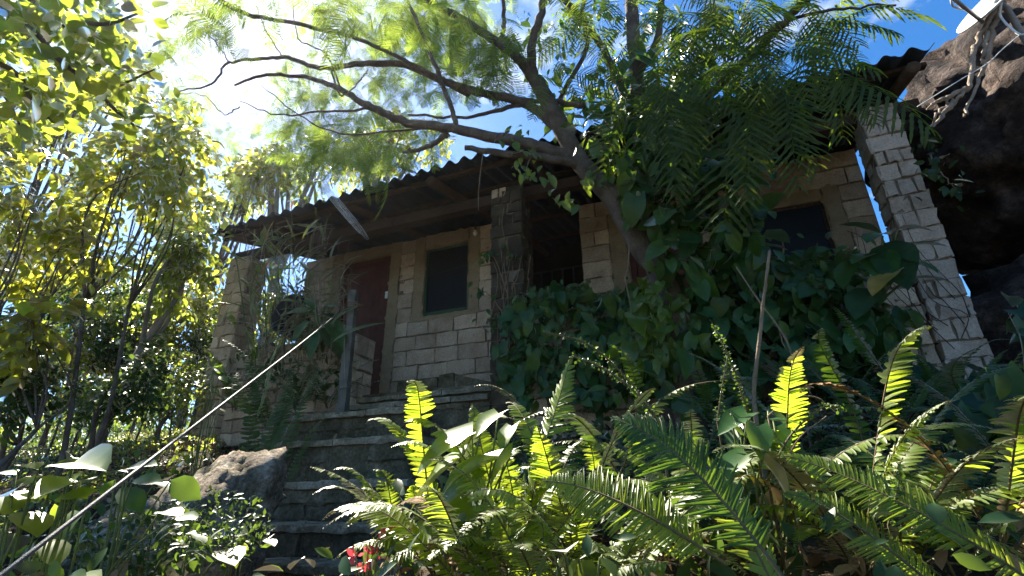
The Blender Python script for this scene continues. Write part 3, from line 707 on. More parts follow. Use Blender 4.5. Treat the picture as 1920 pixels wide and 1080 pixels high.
COARSE = [plume_tpl(p, d, c) for p, d, c in ((13, .2, .1), (12, .4, .25), (14, .6, .3), (12, .3, .45))]
FEATH = [plume_tpl(p, d, c, .0175, 6) for p, d, c in ((17, .2, .1), (18, .4, .25), (16, .6, .3), (19, .3, .45))]
SUN_SPOTS = [(at(970, 900, 1.4), .42), (at(800, 960, 1.4), .3), (at(1150, 930, 1.3), .3), (at(1680, 960, 1.2), .36), (at(1440, 860, 1.4), .22), (at(425, 880, 2.7), .32), (at(130, 900, 1.5), .34), (at(250, 860, 2.2), .4), (at(650, 900, 2.0), .2), (at(1540, 920, 1.25), .3), (at(1620, 900, 1.25), .3), (at(1780, 1010, 1.1), .3), (at(1860, 1040, 1.05), .25), (at(40, 900, 1.4), .35), (at(570, 1050, 2.6), .3), (at(880, 830, 1.6), .32), (at(1050, 800, 1.6), .3), (at(1000, 1000, 1.2), .3), (at(1350, 900, 1.4), .25), (at(200, 910, 1.6), .35), (at(320, 880, 2.0), .3), (at(500, 690, 4.2), .25), (at(1080, 620, 5.0), .3), (at(1230, 620, 4.6), .25)]  # foreground spots that the canopy is cut open to light
def open_sun_gaps(pos):
    """push out or drop sprays that would shade the chosen sunlit spots"""
    pos = pos.copy()
    def shading():
        bad = np.zeros(len(pos), bool); mid = pos+np.array([-.05, 0, -.1])
        for g, r in SUN_SPOTS:
            v = mid-g; t = v@SUN; bad |= (np.linalg.norm(v-t[:, None]*SUN, axis=1) < r+.22) & (t > 0)
        return bad
    for it in range(3):
        bad = shading() & (rng.random(len(pos)) < .95); pos[bad] *= rng.uniform(1.1, 1.3)
    return pos[~(shading() & (rng.random(len(pos)) < .95))]
def feathers(m, pos, size, dirs, nrm=(0, 0, 1.0), jd=.35, jn=.25, mi=0, tpl=None):
    tpl = tpl or FEATH; pos = np.asarray(pos, float); k = len(pos); ids = rng.integers(0, 4, k); dirs = np.broadcast_to(dirs, (k, 3)); 
    for q in range(4):
        s = ids == q; leaves(m, tpl[q], pos[s], size, dirs[s], np.array(nrm), mi, jd, jn, .18)
def G(px, py, d, up=.02):
    p = at(px, py, d); return np.array([p[0], p[1], gz(p[0], p[1])+up])
def pick(cx, cy, rx, ry, n, Y=None, d=None, jy=.15):
    a = rng.uniform(0, 2*np.pi, n); r = np.sqrt(rng.random(n)); out = []
    for i in range(n):
        px, py = cx+rx*r[i]*math.cos(a[i]), cy+ry*r[i]*math.sin(a[i])
        out.append(aty(px, py, Y+rng.normal(0, jy)) if Y is not None else at(px, py, d+rng.normal(0, jy)))
    return np.array(out)
def leaf_pp(m, T, base, tip, nrm, mi=0, wid=1.0):
    base, tip = np.asarray(base, float), np.asarray(tip, float); d = tip-base; L = np.linalg.norm(d)
    fr = frames(d[None], np.asarray(nrm, float)[None]+rng.normal(0, .1, (1, 3))); sc = np.array([L*wid, L, L])
    m.stamp(T, base[None], fr*sc[None, None, :], mi)
OUT = np.array([.1, -.8, .6])

# ---- the big feathery tree
base = np.array([*aty(1270, 600, 3.95)[:2], 0]); base[2] = gz(base[0], base[1])
tr = thing('feathery_tree', 'leaning tree with feathery compound leaves spreading its limbs across the house front', 'tree', base)
def A(*q): return [aty(px, py, Y) for px, py, Y in q]
m = MB()
TR = A((1250, 545, 3.92), (1205, 465, 3.82), (1150, 372, 3.72), (1085, 300, 3.62), (1045, 225, 3.5), (1005, 150, 3.4))
limb(m, [base-np.array([0, 0, .2])]+TR, .115, .068, 14, n=7, wob=.04); m.build('trunk', 'bark', tr)
LIMBS = [
 (A((1010, 160, 3.4), (960, 100, 3.3), (880, 45, 3.15), (790, -10, 3.0), (690, -90, 2.8)), .062, .03),
 (A((1000, 150, 3.4), (998, 80, 3.3), (1018, 10, 3.2), (1030, -90, 3.1)), .055, .035),
 (A((1095, 310, 3.63), (1020, 278, 3.5), (930, 258, 3.4), (845, 240, 3.3), (760, 228, 3.2), (700, 203, 3.1), (640, 168, 3.0), (585, 148, 2.95), (500, 140, 2.9), (440, 160, 2.85)), .075, .014),
 (A((1060, 250, 3.55), (985, 195, 3.45), (920, 178, 3.35), (850, 160, 3.25), (760, 122, 3.1), (680, 120, 3.0), (600, 128, 2.9), (540, 108, 2.85), (480, 112, 2.8), (430, 118, 2.75), (395, 158, 2.7), (330, 172, 2.65)), .055, .008),
 (A((1110, 315, 3.65), (1020, 295, 3.45), (940, 288, 3.35), (872, 277, 3.28)), .05, .028),
 (A((855, 238, 3.3), (838, 180, 3.2), (808, 105, 3.05), (765, 0, 2.9), (745, -60, 2.85)), .03, .016),
 (A((1095, 198, 3.45), (1030, 190, 3.5), (960, 188, 3.5)), .035, .02),
 (A((1000, 190, 3.45), (930, 208, 3.45), (860, 220, 3.4), (765, 215, 3.3)), .028, .012),
 (A((840, 250, 3.32), (812, 268, 3.3), (780, 282, 3.28), (756, 284, 3.26)), .034, .016),
 (A((880, 180, 3.35), (750, 108, 3.0), (660, 70, 2.9), (560, 45, 2.8), (460, 25, 2.7), (400, -10, 2.65)), .022, .028),
 (A((640, 170, 3.0), (610, 100, 2.95), (560, 70, 2.9), (545, -20, 2.85)), .012, .006),
 (A((700, 205, 3.1), (600, 210, 3.05), (520, 215, 3.0), (450, 190, 2.95)), .016, .006),
 (A((800, 240, 3.3), (640, 250, 3.2), (560, 215, 3.15), (490, 160, 3.1)), .014, .005),
 (A((530, 108, 2.85), (500, 60, 2.8), (480, 10, 2.75)), .01, .005),
 (A((430, 118, 2.75), (395, 70, 2.7), (350, 40, 2.65)), .009, .004),
 (A((450, 200, 2.95), (420, 215, 2.9), (385, 180, 2.85), (330, 175, 2.8)), .009, .004),
 (A((620, 128, 2.9), (640, 180, 2.95), (675, 150, 2.95), (690, 130, 2.95)), .012, .006),
 (A((940, 90, 3.3), (945, 40, 3.3), (940, -40, 3.2)), .03, .02),
 (A((1150, 372, 3.75), (1190, 290, 3.75), (1230, 230, 3.7), (1340, 170, 3.5), (1480, 100, 3.3)), .018, .008),
]
for P, r0, r1 in LIMBS:
    m = MB(); limb(m, P, r0*.84, r1*.84, 9, n=6, wob=.05, jit=.006); m.build('limb', 'bark', tr)
m = MB()
CL = [  # feathery clusters (px, py, rx, ry, Y, n)
 (370, 60, 80, 50, 2.6, 7), (330, 110, 50, 50, 2.6, 6), (470, 40, 90, 55, 2.7, 16), (560, 90, 80, 60, 2.9, 12), (520, 190, 90, 45, 3.0, 20),
 (640, 60, 80, 50, 2.9, 14), (500, 250, 80, 40, 3.2, 20), (620, 240, 80, 45, 3.2, 24), (690, 290, 60, 40, 3.3, 22), (620, 290, 40, 35, 3.3, 12), (760, 200, 70, 50, 3.3, 14),
 (780, 60, 70, 60, 3.1, 20), (850, 120, 60, 50, 3.3, 14), (820, 20, 80, 40, 3.1, 20), (730, 150, 60, 40, 3.2, 10), (800, 270, 40, 25, 3.4, 7), (900, 40, 60, 60, 3.4, 20), (420, 230, 60, 40, 3.1, 8), (440, 100, 50, 50, 2.8, 8), (600, 30, 60, 40, 2.8, 10),
 (720, 20, 70, 40, 2.8, 16), (960, 120, 60, 60, 3.5, 14), (660, 200, 80, 50, 3.6, 18), (560, 150, 80, 50, 3.6, 16), (860, 60, 80, 60, 3.8, 18), (720, 100, 70, 50, 3.7, 16), (420, 150, 70, 60, 3.2, 12), (900, 130, 50, 40, 3.7, 10), (500, 60, 110, 60, 4.4, 26), (380, 110, 90, 70, 4.2, 20), (620, 110, 110, 60, 4.6, 26), (560, 200, 110, 50, 4.6, 22), (780, 100, 110, 70, 4.6, 26), (470, 270, 90, 50, 4.4, 16), (320, 40, 60, 50, 4.0, 10)]
for cx, cy, rx, ry, Y, n in CL:
    p = open_sun_gaps(pick(cx, cy, rx*1.15, ry*1.15, int(n*1.9), Y, jy=.3)); ctr = aty(cx, cy, Y)
    d = norm(p-ctr)*.4+norm(rng.normal(0, 1, p.shape))*.7+np.array([-.15, -.1, -.5]); feathers(m, p, .30, d, (0, -.1, 1.0), .25, .3)
for cx, cy, rx, ry, Y, n in [(330, 60, 70, 50, 3.6, 12), (300, 130, 60, 50, 3.4, 9), (390, 20, 80, 40, 3.8, 14), (440, 100, 80, 60, 4.2, 16), (350, 190, 60, 40, 3.6, 9), (250, 30, 60, 40, 3.4, 8), (500, 30, 80, 40, 4.4, 14), (430, 240, 80, 50, 4.4, 16), (620, 20, 100, 40, 4.8, 20), (720, 60, 100, 50, 4.8, 18), (840, 40, 80, 50, 4.6, 18), (700, 190, 90, 50, 4.6, 14)]:
    p = pick(cx, cy, rx, ry, n, Y, jy=.3); p = open_sun_gaps(p) if cx > 395 else p; d = norm(rng.normal(0, 1, p.shape))*.7+np.array([-.1, -.1, -.5]); feathers(m, p, .34, d, (0, -.2, 1.0), .25, .3)
m.build('crown', 'feather', tr)
m = MB()                                                      # hanging twig below the limb
limb(m, A((905, 290, 3.3), (900, 330, 3.3), (897, 365, 3.3), (897, 395, 3.3)), .004, .003, 5); m.build('hanging_twig', 'twig', tr)

# ---- the vine-covered second tree on the right, with longer feathery leaves close to the camera
b2 = np.array([*aty(1235, 600, 4.12)[:2], 0]); b2[2] = gz(b2[0], b2[1])
t2 = thing('feathery_tree', 'upright dark-stemmed tree swathed in big-leaved climber in front of the porch', 'tree', b2)
m = MB(); limb(m, [b2-np.array([0, 0, .2]), *A((1230, 480, 4.05), (1208, 320, 3.95), (1200, 220, 3.85), (1190, 100, 3.7), (1180, -60, 3.5))], .10, .055, 12, n=7); m.build('trunk', 'bark', t2)
for P, r0, r1 in [
 (A((1200, 250, 3.9), (1150, 130, 3.7), (1110, 60, 3.6), (1060, 0, 3.4), (1020, -50, 3.3)), .04, .025), (A((1195, 150, 3.75), (1235, 60, 3.6), (1240, -60, 3.4)), .035, .025),
 (A((1205, 260, 3.9), (1300, 200, 3.6), (1380, 130, 3.3), (1450, 60, 3.1), (1510, 0, 3.0), (1560, -60, 2.9)), .04, .022), (A((1420, 100, 3.2), (1480, 40, 3.1), (1580, 15, 3.0), (1680, 10, 2.9)), .016, .006),
 (A((1040, 200, 3.6), (1100, 90, 3.4), (1090, 20, 3.3), (1120, -50, 3.2)), .022, .014), (A((1210, 330, 3.9), (1290, 250, 3.6), (1400, 180, 3.3), (1530, 110, 3.0)), .012, .006),
 (A((1100, 250, 3.6), (1200, 215, 3.3), (1330, 140, 3.0), (1440, 60, 2.8)), .010, .005)]:
    m = MB(); limb(m, P, r0, r1, 8, n=6, wob=.05, jit=.006); m.build('limb', 'bark', t2)
m = MB()
CR = [(1150, 90, 80, 70, 3.2, 22), (1260, 90, 90, 70, 3.0, 26), (1370, 70, 80, 70, 3.0, 24), (1480, 60, 80, 60, 3.0, 20), (1560, 20, 50, 25, 3.0, 9), (1180, 150, 80, 50, 3.1, 16),
      (1300, 120, 90, 45, 2.9, 20), (1420, 100, 80, 40, 2.8, 18), (1530, 70, 70, 50, 2.9, 16), (1060, 40, 60, 50, 3.3, 16), (1120, 10, 70, 40, 3.3, 14), (1250, 10, 80, 40, 3.1, 20), (1400, 0, 90, 40, 3.1, 20), (1060, 110, 50, 50, 3.4, 10), (1520, 20, 60, 40, 3.2, 12)]
for cx, cy, rx, ry, Y, n in CR:
    p = open_sun_gaps(pick(cx, cy, rx*1.1, ry*1.1, int(n*.55), Y, jy=.25)); ctr = aty(cx, cy-40, Y)
    d = norm(p-ctr)*.7+norm(rng.normal(0, 1, p.shape))*.45+np.array([.25, -.25, -.28]); feathers(m, p, .40, d, (0, -.55, .85), .2, .22, tpl=COARSE)
for q in [((1420, 130), (1340, 290), 2.7), ((1400, 150), (1450, 290), 2.6), ((1470, 170), (1530, 275), 2.6), ((1430, 130), (1560, 215), 2.6), ((1560, 130), (1700, 155), 2.6), ((1570, 140), (1660, 190), 2.6),
          ((1590, 140), (1640, 185), 2.6), ((1470, 90), (1630, 90), 2.6), ((1330, 160), (1290, 260), 2.7), ((1300, 130), (1190, 220), 2.8), ((1500, 120), (1480, 240), 2.7), ((1540, 40), (1670, 30), 2.8), ((1300, 170), (1250, 270), 2.8), ((1420, 190), (1372, 335), 2.6), ((1560, 140), (1620, 200), 2.65)]:
    a, b = aty(*q[0], q[2]+.1), aty(*q[1], q[2]); L = np.linalg.norm(b-a); feathers(m, [a], L, (b-a)[None]/L, (0, -.8, .6), .03, .12, tpl=COARSE)
m.build('crown', 'feather_deep', t2)

# ---- climber and creepers
def vine(label, regs, size, mat='vine', stems=(), T=HEART, group=None, nrm=OUT, name='climbing_vine', droop=.75, cat='vine', jn=.4, jy=.16):
    c0 = aty(regs[0][0], regs[0][1]+regs[0][3], regs[0][4]); t = thing(name, label, cat, c0, group)
    m = MB()
    for cx, cy, rx, ry, Y, n in regs:
        p = pick(cx, cy, rx, ry, n, Y, jy=jy); d = rng.normal(0, .55, p.shape)+np.array([0, -.25, -droop]); leaves(m, T, p, size*.72, d, nrm, 0, .2, jn, .38); k_ = int(len(p)*.8); leaves(m, OVAL if T is HEART else T, p[:k_]+rng.normal(0, .06, (k_, 3)), size*.62, d[::-1][:k_], nrm, 0, .3, jn, .35)
    m.build('foliage', mat, t)
    if stems:
        m = MB()
        for pts in stems: limb(m, A(*pts), .007, .004, 5, n=5, jit=.006)
        m.build('stem', 'twig', t)
    return t
VG = 'climbers over the porch and tree'
vine('dark climber with heart-shaped leaves wrapping the upright stem right of the leaning trunk', [(1235, 330, 80, 110, 3.75, 90), (1320, 360, 90, 100, 3.8, 110), (1300, 460, 100, 70, 3.8, 90), (1180, 265, 70, 60, 3.7, 60), (1200, 160, 70, 70, 3.8, 60), (1300, 150, 80, 60, 3.85, 60), (1390, 440, 45, 60, 3.85, 40), (1350, 280, 70, 60, 3.75, 60), (1260, 240, 70, 60, 3.7, 40), (1420, 330, 30, 60, 3.9, 14)], .19,
     stems=[((1220, 560, 3.9), (1215, 400, 3.85), (1195, 250, 3.8)), ((1330, 560, 4.0), (1350, 400, 3.9), (1300, 250, 3.8))], group=VG)
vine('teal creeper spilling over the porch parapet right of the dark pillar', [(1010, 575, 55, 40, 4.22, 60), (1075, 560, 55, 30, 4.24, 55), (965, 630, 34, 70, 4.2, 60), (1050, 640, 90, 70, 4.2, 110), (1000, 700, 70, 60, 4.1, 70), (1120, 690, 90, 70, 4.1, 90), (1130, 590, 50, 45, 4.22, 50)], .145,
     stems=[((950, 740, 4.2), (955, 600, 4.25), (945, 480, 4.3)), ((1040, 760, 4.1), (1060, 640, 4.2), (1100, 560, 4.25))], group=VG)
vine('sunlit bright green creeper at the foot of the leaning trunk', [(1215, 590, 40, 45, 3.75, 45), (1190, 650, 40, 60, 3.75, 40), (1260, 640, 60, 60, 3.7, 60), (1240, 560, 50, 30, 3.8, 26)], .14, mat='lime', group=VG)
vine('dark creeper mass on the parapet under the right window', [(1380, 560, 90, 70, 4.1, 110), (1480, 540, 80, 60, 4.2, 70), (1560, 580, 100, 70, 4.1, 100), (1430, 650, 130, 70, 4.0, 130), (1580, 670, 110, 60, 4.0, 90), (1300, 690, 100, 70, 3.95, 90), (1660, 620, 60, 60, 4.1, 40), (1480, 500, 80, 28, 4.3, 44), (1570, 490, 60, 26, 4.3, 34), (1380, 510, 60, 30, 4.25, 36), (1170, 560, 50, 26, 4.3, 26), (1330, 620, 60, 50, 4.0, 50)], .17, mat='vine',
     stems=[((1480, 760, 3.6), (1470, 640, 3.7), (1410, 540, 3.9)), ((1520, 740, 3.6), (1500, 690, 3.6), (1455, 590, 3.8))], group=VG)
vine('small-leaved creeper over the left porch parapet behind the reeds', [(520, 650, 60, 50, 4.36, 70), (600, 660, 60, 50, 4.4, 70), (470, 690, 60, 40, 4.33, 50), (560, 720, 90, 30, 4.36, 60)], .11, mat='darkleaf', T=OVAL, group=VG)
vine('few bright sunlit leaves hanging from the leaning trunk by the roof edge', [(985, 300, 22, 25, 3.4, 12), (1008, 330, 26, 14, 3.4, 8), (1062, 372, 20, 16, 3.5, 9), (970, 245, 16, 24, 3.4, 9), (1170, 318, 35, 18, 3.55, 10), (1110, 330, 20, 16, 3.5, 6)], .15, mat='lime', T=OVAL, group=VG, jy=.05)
vine('large-leaved climber high in the crown behind the feathery leaves', [(1060, 140, 50, 60, 3.75, 36), (1120, 180, 50, 50, 3.75, 40), (1090, 230, 60, 40, 3.75, 40), (990, 60, 40, 60, 3.7, 22), (1150, 60, 60, 60, 3.8, 50), (1250, 60, 70, 60, 3.9, 50), (1080, 20, 60, 40, 3.8, 30), (1370, 60, 60, 60, 3.9, 36)], .17, mat='vine', T=OVAL, group=VG, nrm=np.array([0, -.4, .9]))
vine('small sprig of pale leaves growing out of the dark pillar', [(912, 470, 18, 16, 4.28, 9), (905, 545, 12, 12, 4.28, 6), (928, 600, 14, 26, 4.28, 12), (962, 480, 14, 10, 4.3, 4)], .11, T=OVAL, group=VG, jy=.03,
     stems=[((955, 560, 4.3), (935, 500, 4.28), (915, 470, 4.27)), ((950, 600, 4.3), (925, 560, 4.28), (905, 545, 4.27))])
vine('dark leafy sprig on the right pillar against the boulder', [(1755, 310, 26, 22, 4.15, 16), (1780, 350, 22, 16, 4.15, 10), (1740, 260, 16, 16, 4.3, 6)], .11, mat='darkleaf', T=OVAL, group=VG, stems=[((1745, 290, 4.3), (1770, 330, 4.2), (1795, 355, 4.15))])
vine('broad dark leaves under the right pillar', [(1740, 720, 50, 30, 4.0, 30), (1860, 700, 40, 30, 3.6, 14), (1900, 600, 20, 50, 3.0, 8), (1880, 760, 60, 90, 2.6, 30), (1700, 720, 60, 40, 3.9, 30)], .17, mat='darkleaf', group=VG)
# bare woody vines over the right pillar
tv = thing('bare_vine', 'dry leafless vines clinging to the right pillar', 'vine', aty(1745, 650, 4.3)); m = MB()
for k in range(11):
    x = 1700+rng.uniform(-10, 120); y = rng.uniform(560, 680); pts = [aty(x-30*j+rng.normal(0, 14)-.0, y-j*rng.uniform(28, 48), 4.33-.01*rng.random()) for j in range(5)]; limb(m, pts, .0035, .002, 5, n=4)
m.build('stem', 'beam', tv)
tv = thing('bare_vine', 'pale dry roots and vines creeping down the dark pillar', 'vine', aty(945, 640, 4.3)); m = MB()
for k in range(8):
    x = 925+rng.uniform(0, 60); y0 = rng.uniform(380, 560); pts = [aty(x+rng.normal(0, 7), y0+j*rng.uniform(22, 45), 4.335-.008*rng.random()) for j in range(6)]; limb(m, pts, .005, .003, 5, n=4)
m.build('stem', 'twig', tv)

# ---- big-leaved plant by the right pillar
eb = aty(1655, 560, 3.95); te = thing('broad_leaved_plant', 'large-leaved plant with one yellowing leaf in front of the right pillar', 'plant', eb)
for (x0, y0, x1, y1, Yb, Yt, mt) in [(1655, 442, 1586, 402, 3.85, 3.8, 'vine'), (1670, 440, 1625, 425, 3.85, 3.6, 'vine'), (1682, 430, 1748, 416, 3.9, 3.8, 'darkleaf'), (1692, 464, 1774, 441, 3.8, 3.7, 'darkleaf'), (1686, 492, 1762, 486, 3.8, 3.6, 'vine'), (1700, 524, 1780, 508, 3.75, 3.65, 'darkleaf'),
      (1690, 505, 1626, 521, 3.75, 3.55, 'oldleaf'), (1640, 470, 1660, 500, 3.9, 3.6, 'vine'), (1640, 480, 1600, 470, 3.9, 3.7, 'vine'), (1600, 490, 1575, 470, 3.9, 3.8, 'vine'), (1660, 455, 1690, 500, 3.9, 3.55, 'darkleaf'), (1600, 485, 1570, 520, 3.9, 3.75, 'vine'), (1640, 540, 1600, 560, 3.9, 3.6, 'darkleaf')]:
    m = MB(); leaf_pp(m, BROAD, aty(x0, y0, Yb), aty(x1, y1, Yt), (0, -.35, .9), wid=1.15); o = m.build('leaf', mt, te)
    if mt == 'oldleaf': o['label'] = 'yellow withering leaf'
m = MB()
for x, y in ((1655, 442), (1690, 464), (1686, 492), (1640, 480), (1682, 432), (1700, 522)): limb(m, [eb, (eb+aty(x, y, 3.85))/2+np.array([0, .04, 0]), aty(x, y, 3.85)], .012, .006, 6, n=4)
m.build('stalk', 'stem', te)

# ---- palm-like plant, tub, reeds on the left of the porch
pbv = aty(588, 640, 3.98); tp = thing('broad_leaved_plant', 'dark teal plant with long drooping leaves beside the wooden post', 'plant', pbv)
for (x0, y0, x1, y1) in [(590, 590, 525, 570), (588, 588, 530, 592), (590, 592, 535, 605), (595, 585, 570, 552), (600, 585, 625, 560), (600, 590, 640, 590), (605, 600, 650, 612), (600, 615, 640, 650), (595, 615, 560, 645), (600, 620, 575, 660), (610, 605, 645, 630), (585, 600, 545, 622), (612, 635, 642, 640)]:
    m = MB(); leaf_pp(m, BROAD, aty(x0, y0, 3.95), aty(x1, y1, 3.95+rng.normal(-.08, .08)), (0, -.5, .8), wid=.75); m.build('leaf', 'vine' if rng.random() < .5 else 'darkleaf', tp)
m = MB()
for x, y in ((590, 590), (600, 588), (605, 602), (600, 618), (588, 602)): limb(m, [pbv-np.array([0, 0, .3]), (pbv+aty(x, y, 3.96))/2, aty(x, y, 3.95)], .009, .005, 6, n=4)
m.build('stalk', 'stem', tp)
cT = aty(550, 598, 4.18); tt = thing('black_tub', 'round black rubber tub tipped on its side behind the reeds', 'tub', cT)
m = MB(); ax = norm(np.array([.25, -1, .25])); n1 = norm(np.cross(ax, (0, 0, 1.0))); n2 = np.cross(ax, n1); prof = [(-.0, .0), (.02, -.13), (.17, -.13), (.235, .10), (.245, .10), (.245, .115), (.225, .115), (.16, -.11), (0, -.11)]
V = []; sg = 28
for r, h in prof: V += [cT+ax*h+r*(n1*math.cos(q)*.78+n2*math.sin(q)*1.1) for q in np.linspace(0, 2*np.pi, sg, endpoint=False)]
m.add(V, np.array([(i*sg+j, i*sg+(j+1) % sg, i*sg+sg+(j+1) % sg, i*sg+sg+j) for i in range(len(prof)-1) for j in range(sg)])); m.build('bowl', 'tub', tt)
m = MB(); m.tube([cT+ax*.108+.243*(n1*math.cos(q)*.78+n2*math.sin(q)*1.1) for q in np.linspace(0, 2*np.pi, 41)], .008, 6); m.build('rim', 'cable', tt)

rb = aty(545, 720, 4.2); tr_ = thing('reed_clump', 'tall clump of reeds and dry grass stalks in front of the left porch pillar', 'reeds', rb)
m = MB(); mb2 = MB()
for k in range(52):
    x = rng.uniform(470, 650); y0 = rng.uniform(640, 720); top = rng.uniform(385, 560)-(0 if x < 600 else -60); Y = 4.1+rng.normal(0, .12); dx = rng.normal(0, 32)
    P = [aty(x, y0, Y), aty(x+dx*.4+rng.normal(0, 6), (y0+top)/2, Y+rng.normal(0, .04)), aty(x+dx, top, Y+rng.normal(0, .1))]
    Q = limb(m, P, .0045, .0018, 4, n=5)
    if rng.random() < .6:
        for j in range(rng.integers(3, 8)):
            q = Q[rng.integers(2, len(Q))]; leaves(mb2, BLADE, [q], rng.uniform(.18, .36), np.array([rng.normal(0, .8), rng.normal(-.1, .5), .55]), np.array([0, -.6, .6]), 0, .2, .3)
for k in range(230):
    q = aty(rng.uniform(470, 620), rng.uniform(430, 690), 4.1+rng.normal(0, .15)); leaves(mb2, BLADE, [q], rng.uniform(.2, .4), np.array([rng.normal(0, .6), rng.normal(-.1, .4), .9]), np.array([0, -.7, .4]), 0, .2, .3)
m.build('stalk', 'drystalk', tr_); mb2.build('foliage', 'reed', tr_)
tg = thing('ginger_plant', 'bright yellow-green ginger shoots with orange tips by the roof corner', 'plant', aty(470, 640, 4.05)); m = MB(); m2 = MB(); m3 = MB()
for (x0, y0, pts) in [(470, 640, [(440, 470), (418, 440), (398, 425)]), (500, 620, [(495, 470), (492, 445)]), (480, 650, [(470, 560), (480, 512), (492, 490)]), (530, 640, [(545, 470), (548, 420), (546, 378)])]:
    P = [aty(x0, y0+50, 4.1)]+[aty(x, y, 4.0) for x, y in pts]; limb(m, P, .008, .004, 5, n=5)
for (x0, y0, x1, y1) in [(432, 440, 412, 402), (440, 438, 446, 415), (460, 435, 466, 405), (435, 437, 414, 434), (440, 444, 418, 441), (465, 420, 458, 400), (495, 455, 490, 422), (497, 455, 468, 442), (495, 452, 520, 436), (500, 455, 520, 440), (500, 458, 466, 452), (445, 455, 432, 470), (489, 512, 483, 498), (490, 514, 476, 494), (498, 450, 506, 430), (420, 430, 408, 420), (415, 605, 425, 570), (412, 590, 392, 585), (420, 595, 435, 580), (425, 590, 440, 600)]:
    m2 = MB(); leaf_pp(m2, LANCE, aty(x0, y0, 4.0), aty(x1, y1, 3.95), (rng.normal(0, .4), -.8, .5), wid=1.2); m2.build('leaf', 'lime', tg)
for (x0, y0, x1, y1) in [(498, 452, 500, 426), (490, 513, 502, 486), (546, 392, 549, 372)]: m3 = MB(); leaf_pp(m3, LANCE, aty(x0, y0, 3.98), aty(x1, y1, 3.96), (.3, -.8, .3), wid=1.0); m3.build('flower_bract', 'orange', tg)
m.build('stem', 'stem', tg)

# spider web, seen almost edge on
w0, w1 = aty(608, 360, 3.5), aty(680, 428, 3.5); wc = (w0+w1)/2; a1 = (w1-w0)/2; ra = np.linalg.norm(a1); a1 /= ra
vd = norm(wc); e2 = norm(np.cross(a1, vd)); nrmw = norm(e2*.97+vd*.24); a2 = norm(np.cross(nrmw, a1))
tw = thing('spider_web', 'silvery sunlit spider web sheet hanging under the roof edge', 'spider web', wc); m = MB()
for k in range(20):
    q = 2*np.pi*k/20+rng.normal(0, .03); m.tube([wc, wc+ra*(a1*math.cos(q)+a2*math.sin(q))], .0009, 3, cap=False)
for r in np.linspace(.08, 1, 22):
    if rng.random() < .12: continue
    q0 = rng.uniform(0, 6.28); m.tube([wc+ra*r*(a1*math.cos(q)+a2*math.sin(q))*(1+.01*math.sin(q*13)) for q in q0+np.linspace(0, rng.uniform(4.6, 6.28), 40)], .0006, 3, cap=False)
m.build('threads', 'silk', tw)
m = MB(); m.tube([w0, aty(560, 318, 3.4)], .0012, 3, cap=False); m.tube([w1, aty(690, 445, 3.6)], .001, 3, cap=False); m.build('anchor_thread', 'silk', tw)

# ---- foreground ferns
FG = 'sword ferns on the bank'
def T_(px, py, d): return at(px, py, d)
fern('bright sunlit fern in the centre foreground with one tall upright frond', G(975, 960, 1.5), [
  (T_(1060, 655, 1.55), dict(W=.078, n=62, lift=.05, toward=(-.5, -.9, .35), t0=.22)), (T_(880, 735, 1.75), dict(W=.05, lift=.1, toward=(.3, -.8, .5))), (T_(735, 815, 1.45), dict(W=.05, n=56, lift=.42, t0=.3)), (T_(760, 770, 1.6), dict(W=.05, lift=.4)),
  (T_(1010, 1010, 1.15), dict(W=.062, lift=.5, n=60, t0=.3)), (T_(690, 1065, 1.25), dict(W=.07, lift=.4, n=58, t0=.2)), (T_(800, 1030, 1.2), dict(W=.065, lift=.42, n=54)), (T_(1120, 800, 1.7), dict(W=.055, lift=.3, mat='fern_shaded')), (T_(930, 800, 1.7), dict(W=.05, lift=.2)), (T_(830, 780, 1.6), dict(W=.048, lift=.3))],
  W=.06, n=52, group=FG)
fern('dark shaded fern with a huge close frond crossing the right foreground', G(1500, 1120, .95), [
  (T_(1150, 765, 1.05), dict(W=.105, n=58, lift=.18, mat='fern_shaded', t0=.15, toward=(.1, -.6, .8), b=T_(1530, 1150, .8))), (T_(1010, 890, 1.2), dict(W=.08, n=62, lift=.12, t0=.1, toward=(.0, -.85, .5), b=T_(1370, 1010, 1.0))), (T_(1290, 800, 1.2), dict(W=.06, lift=.1, n=50))], group=FG)
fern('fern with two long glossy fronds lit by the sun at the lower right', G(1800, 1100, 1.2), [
  (T_(1465, 850, 1.25), dict(W=.065, n=64, lift=.12, t0=.05, toward=(-.1, -.75, .7), b=T_(1960, 1105, .95))), (T_(1465, 905, 1.2), dict(W=.06, n=60, lift=.14, t0=.05, toward=(-.1, -.7, .7), b=T_(1780, 1110, 1.0))), (T_(1600, 1030, 1.1), dict(W=.05, lift=.3)), (T_(1920, 960, 1.1), dict(W=.05, lift=.3, mat='fern_shaded')), (T_(1560, 790, 1.7), dict(W=.055, lift=.2, mat='fern_shaded'))], W=.06, n=52, group=FG)
fern('small silvery-lit fern leaning over the stone steps', G(760, 1000, 2.05), [
  (T_(590, 905, 2.0), dict(W=.05, lift=.4)), (T_(628, 872, 2.1), dict(W=.05, lift=.45)), (T_(680, 905, 1.95), dict(W=.045, lift=.4)), (T_(830, 915, 1.9), dict(W=.045, lift=.4)), (T_(700, 870, 2.2), dict(W=.05, lift=.4)), (T_(640, 950, 1.95), dict(W=.045, lift=.35)), (T_(780, 905, 2.1), dict(W=.05, lift=.3))], W=.05, n=44, group=FG)
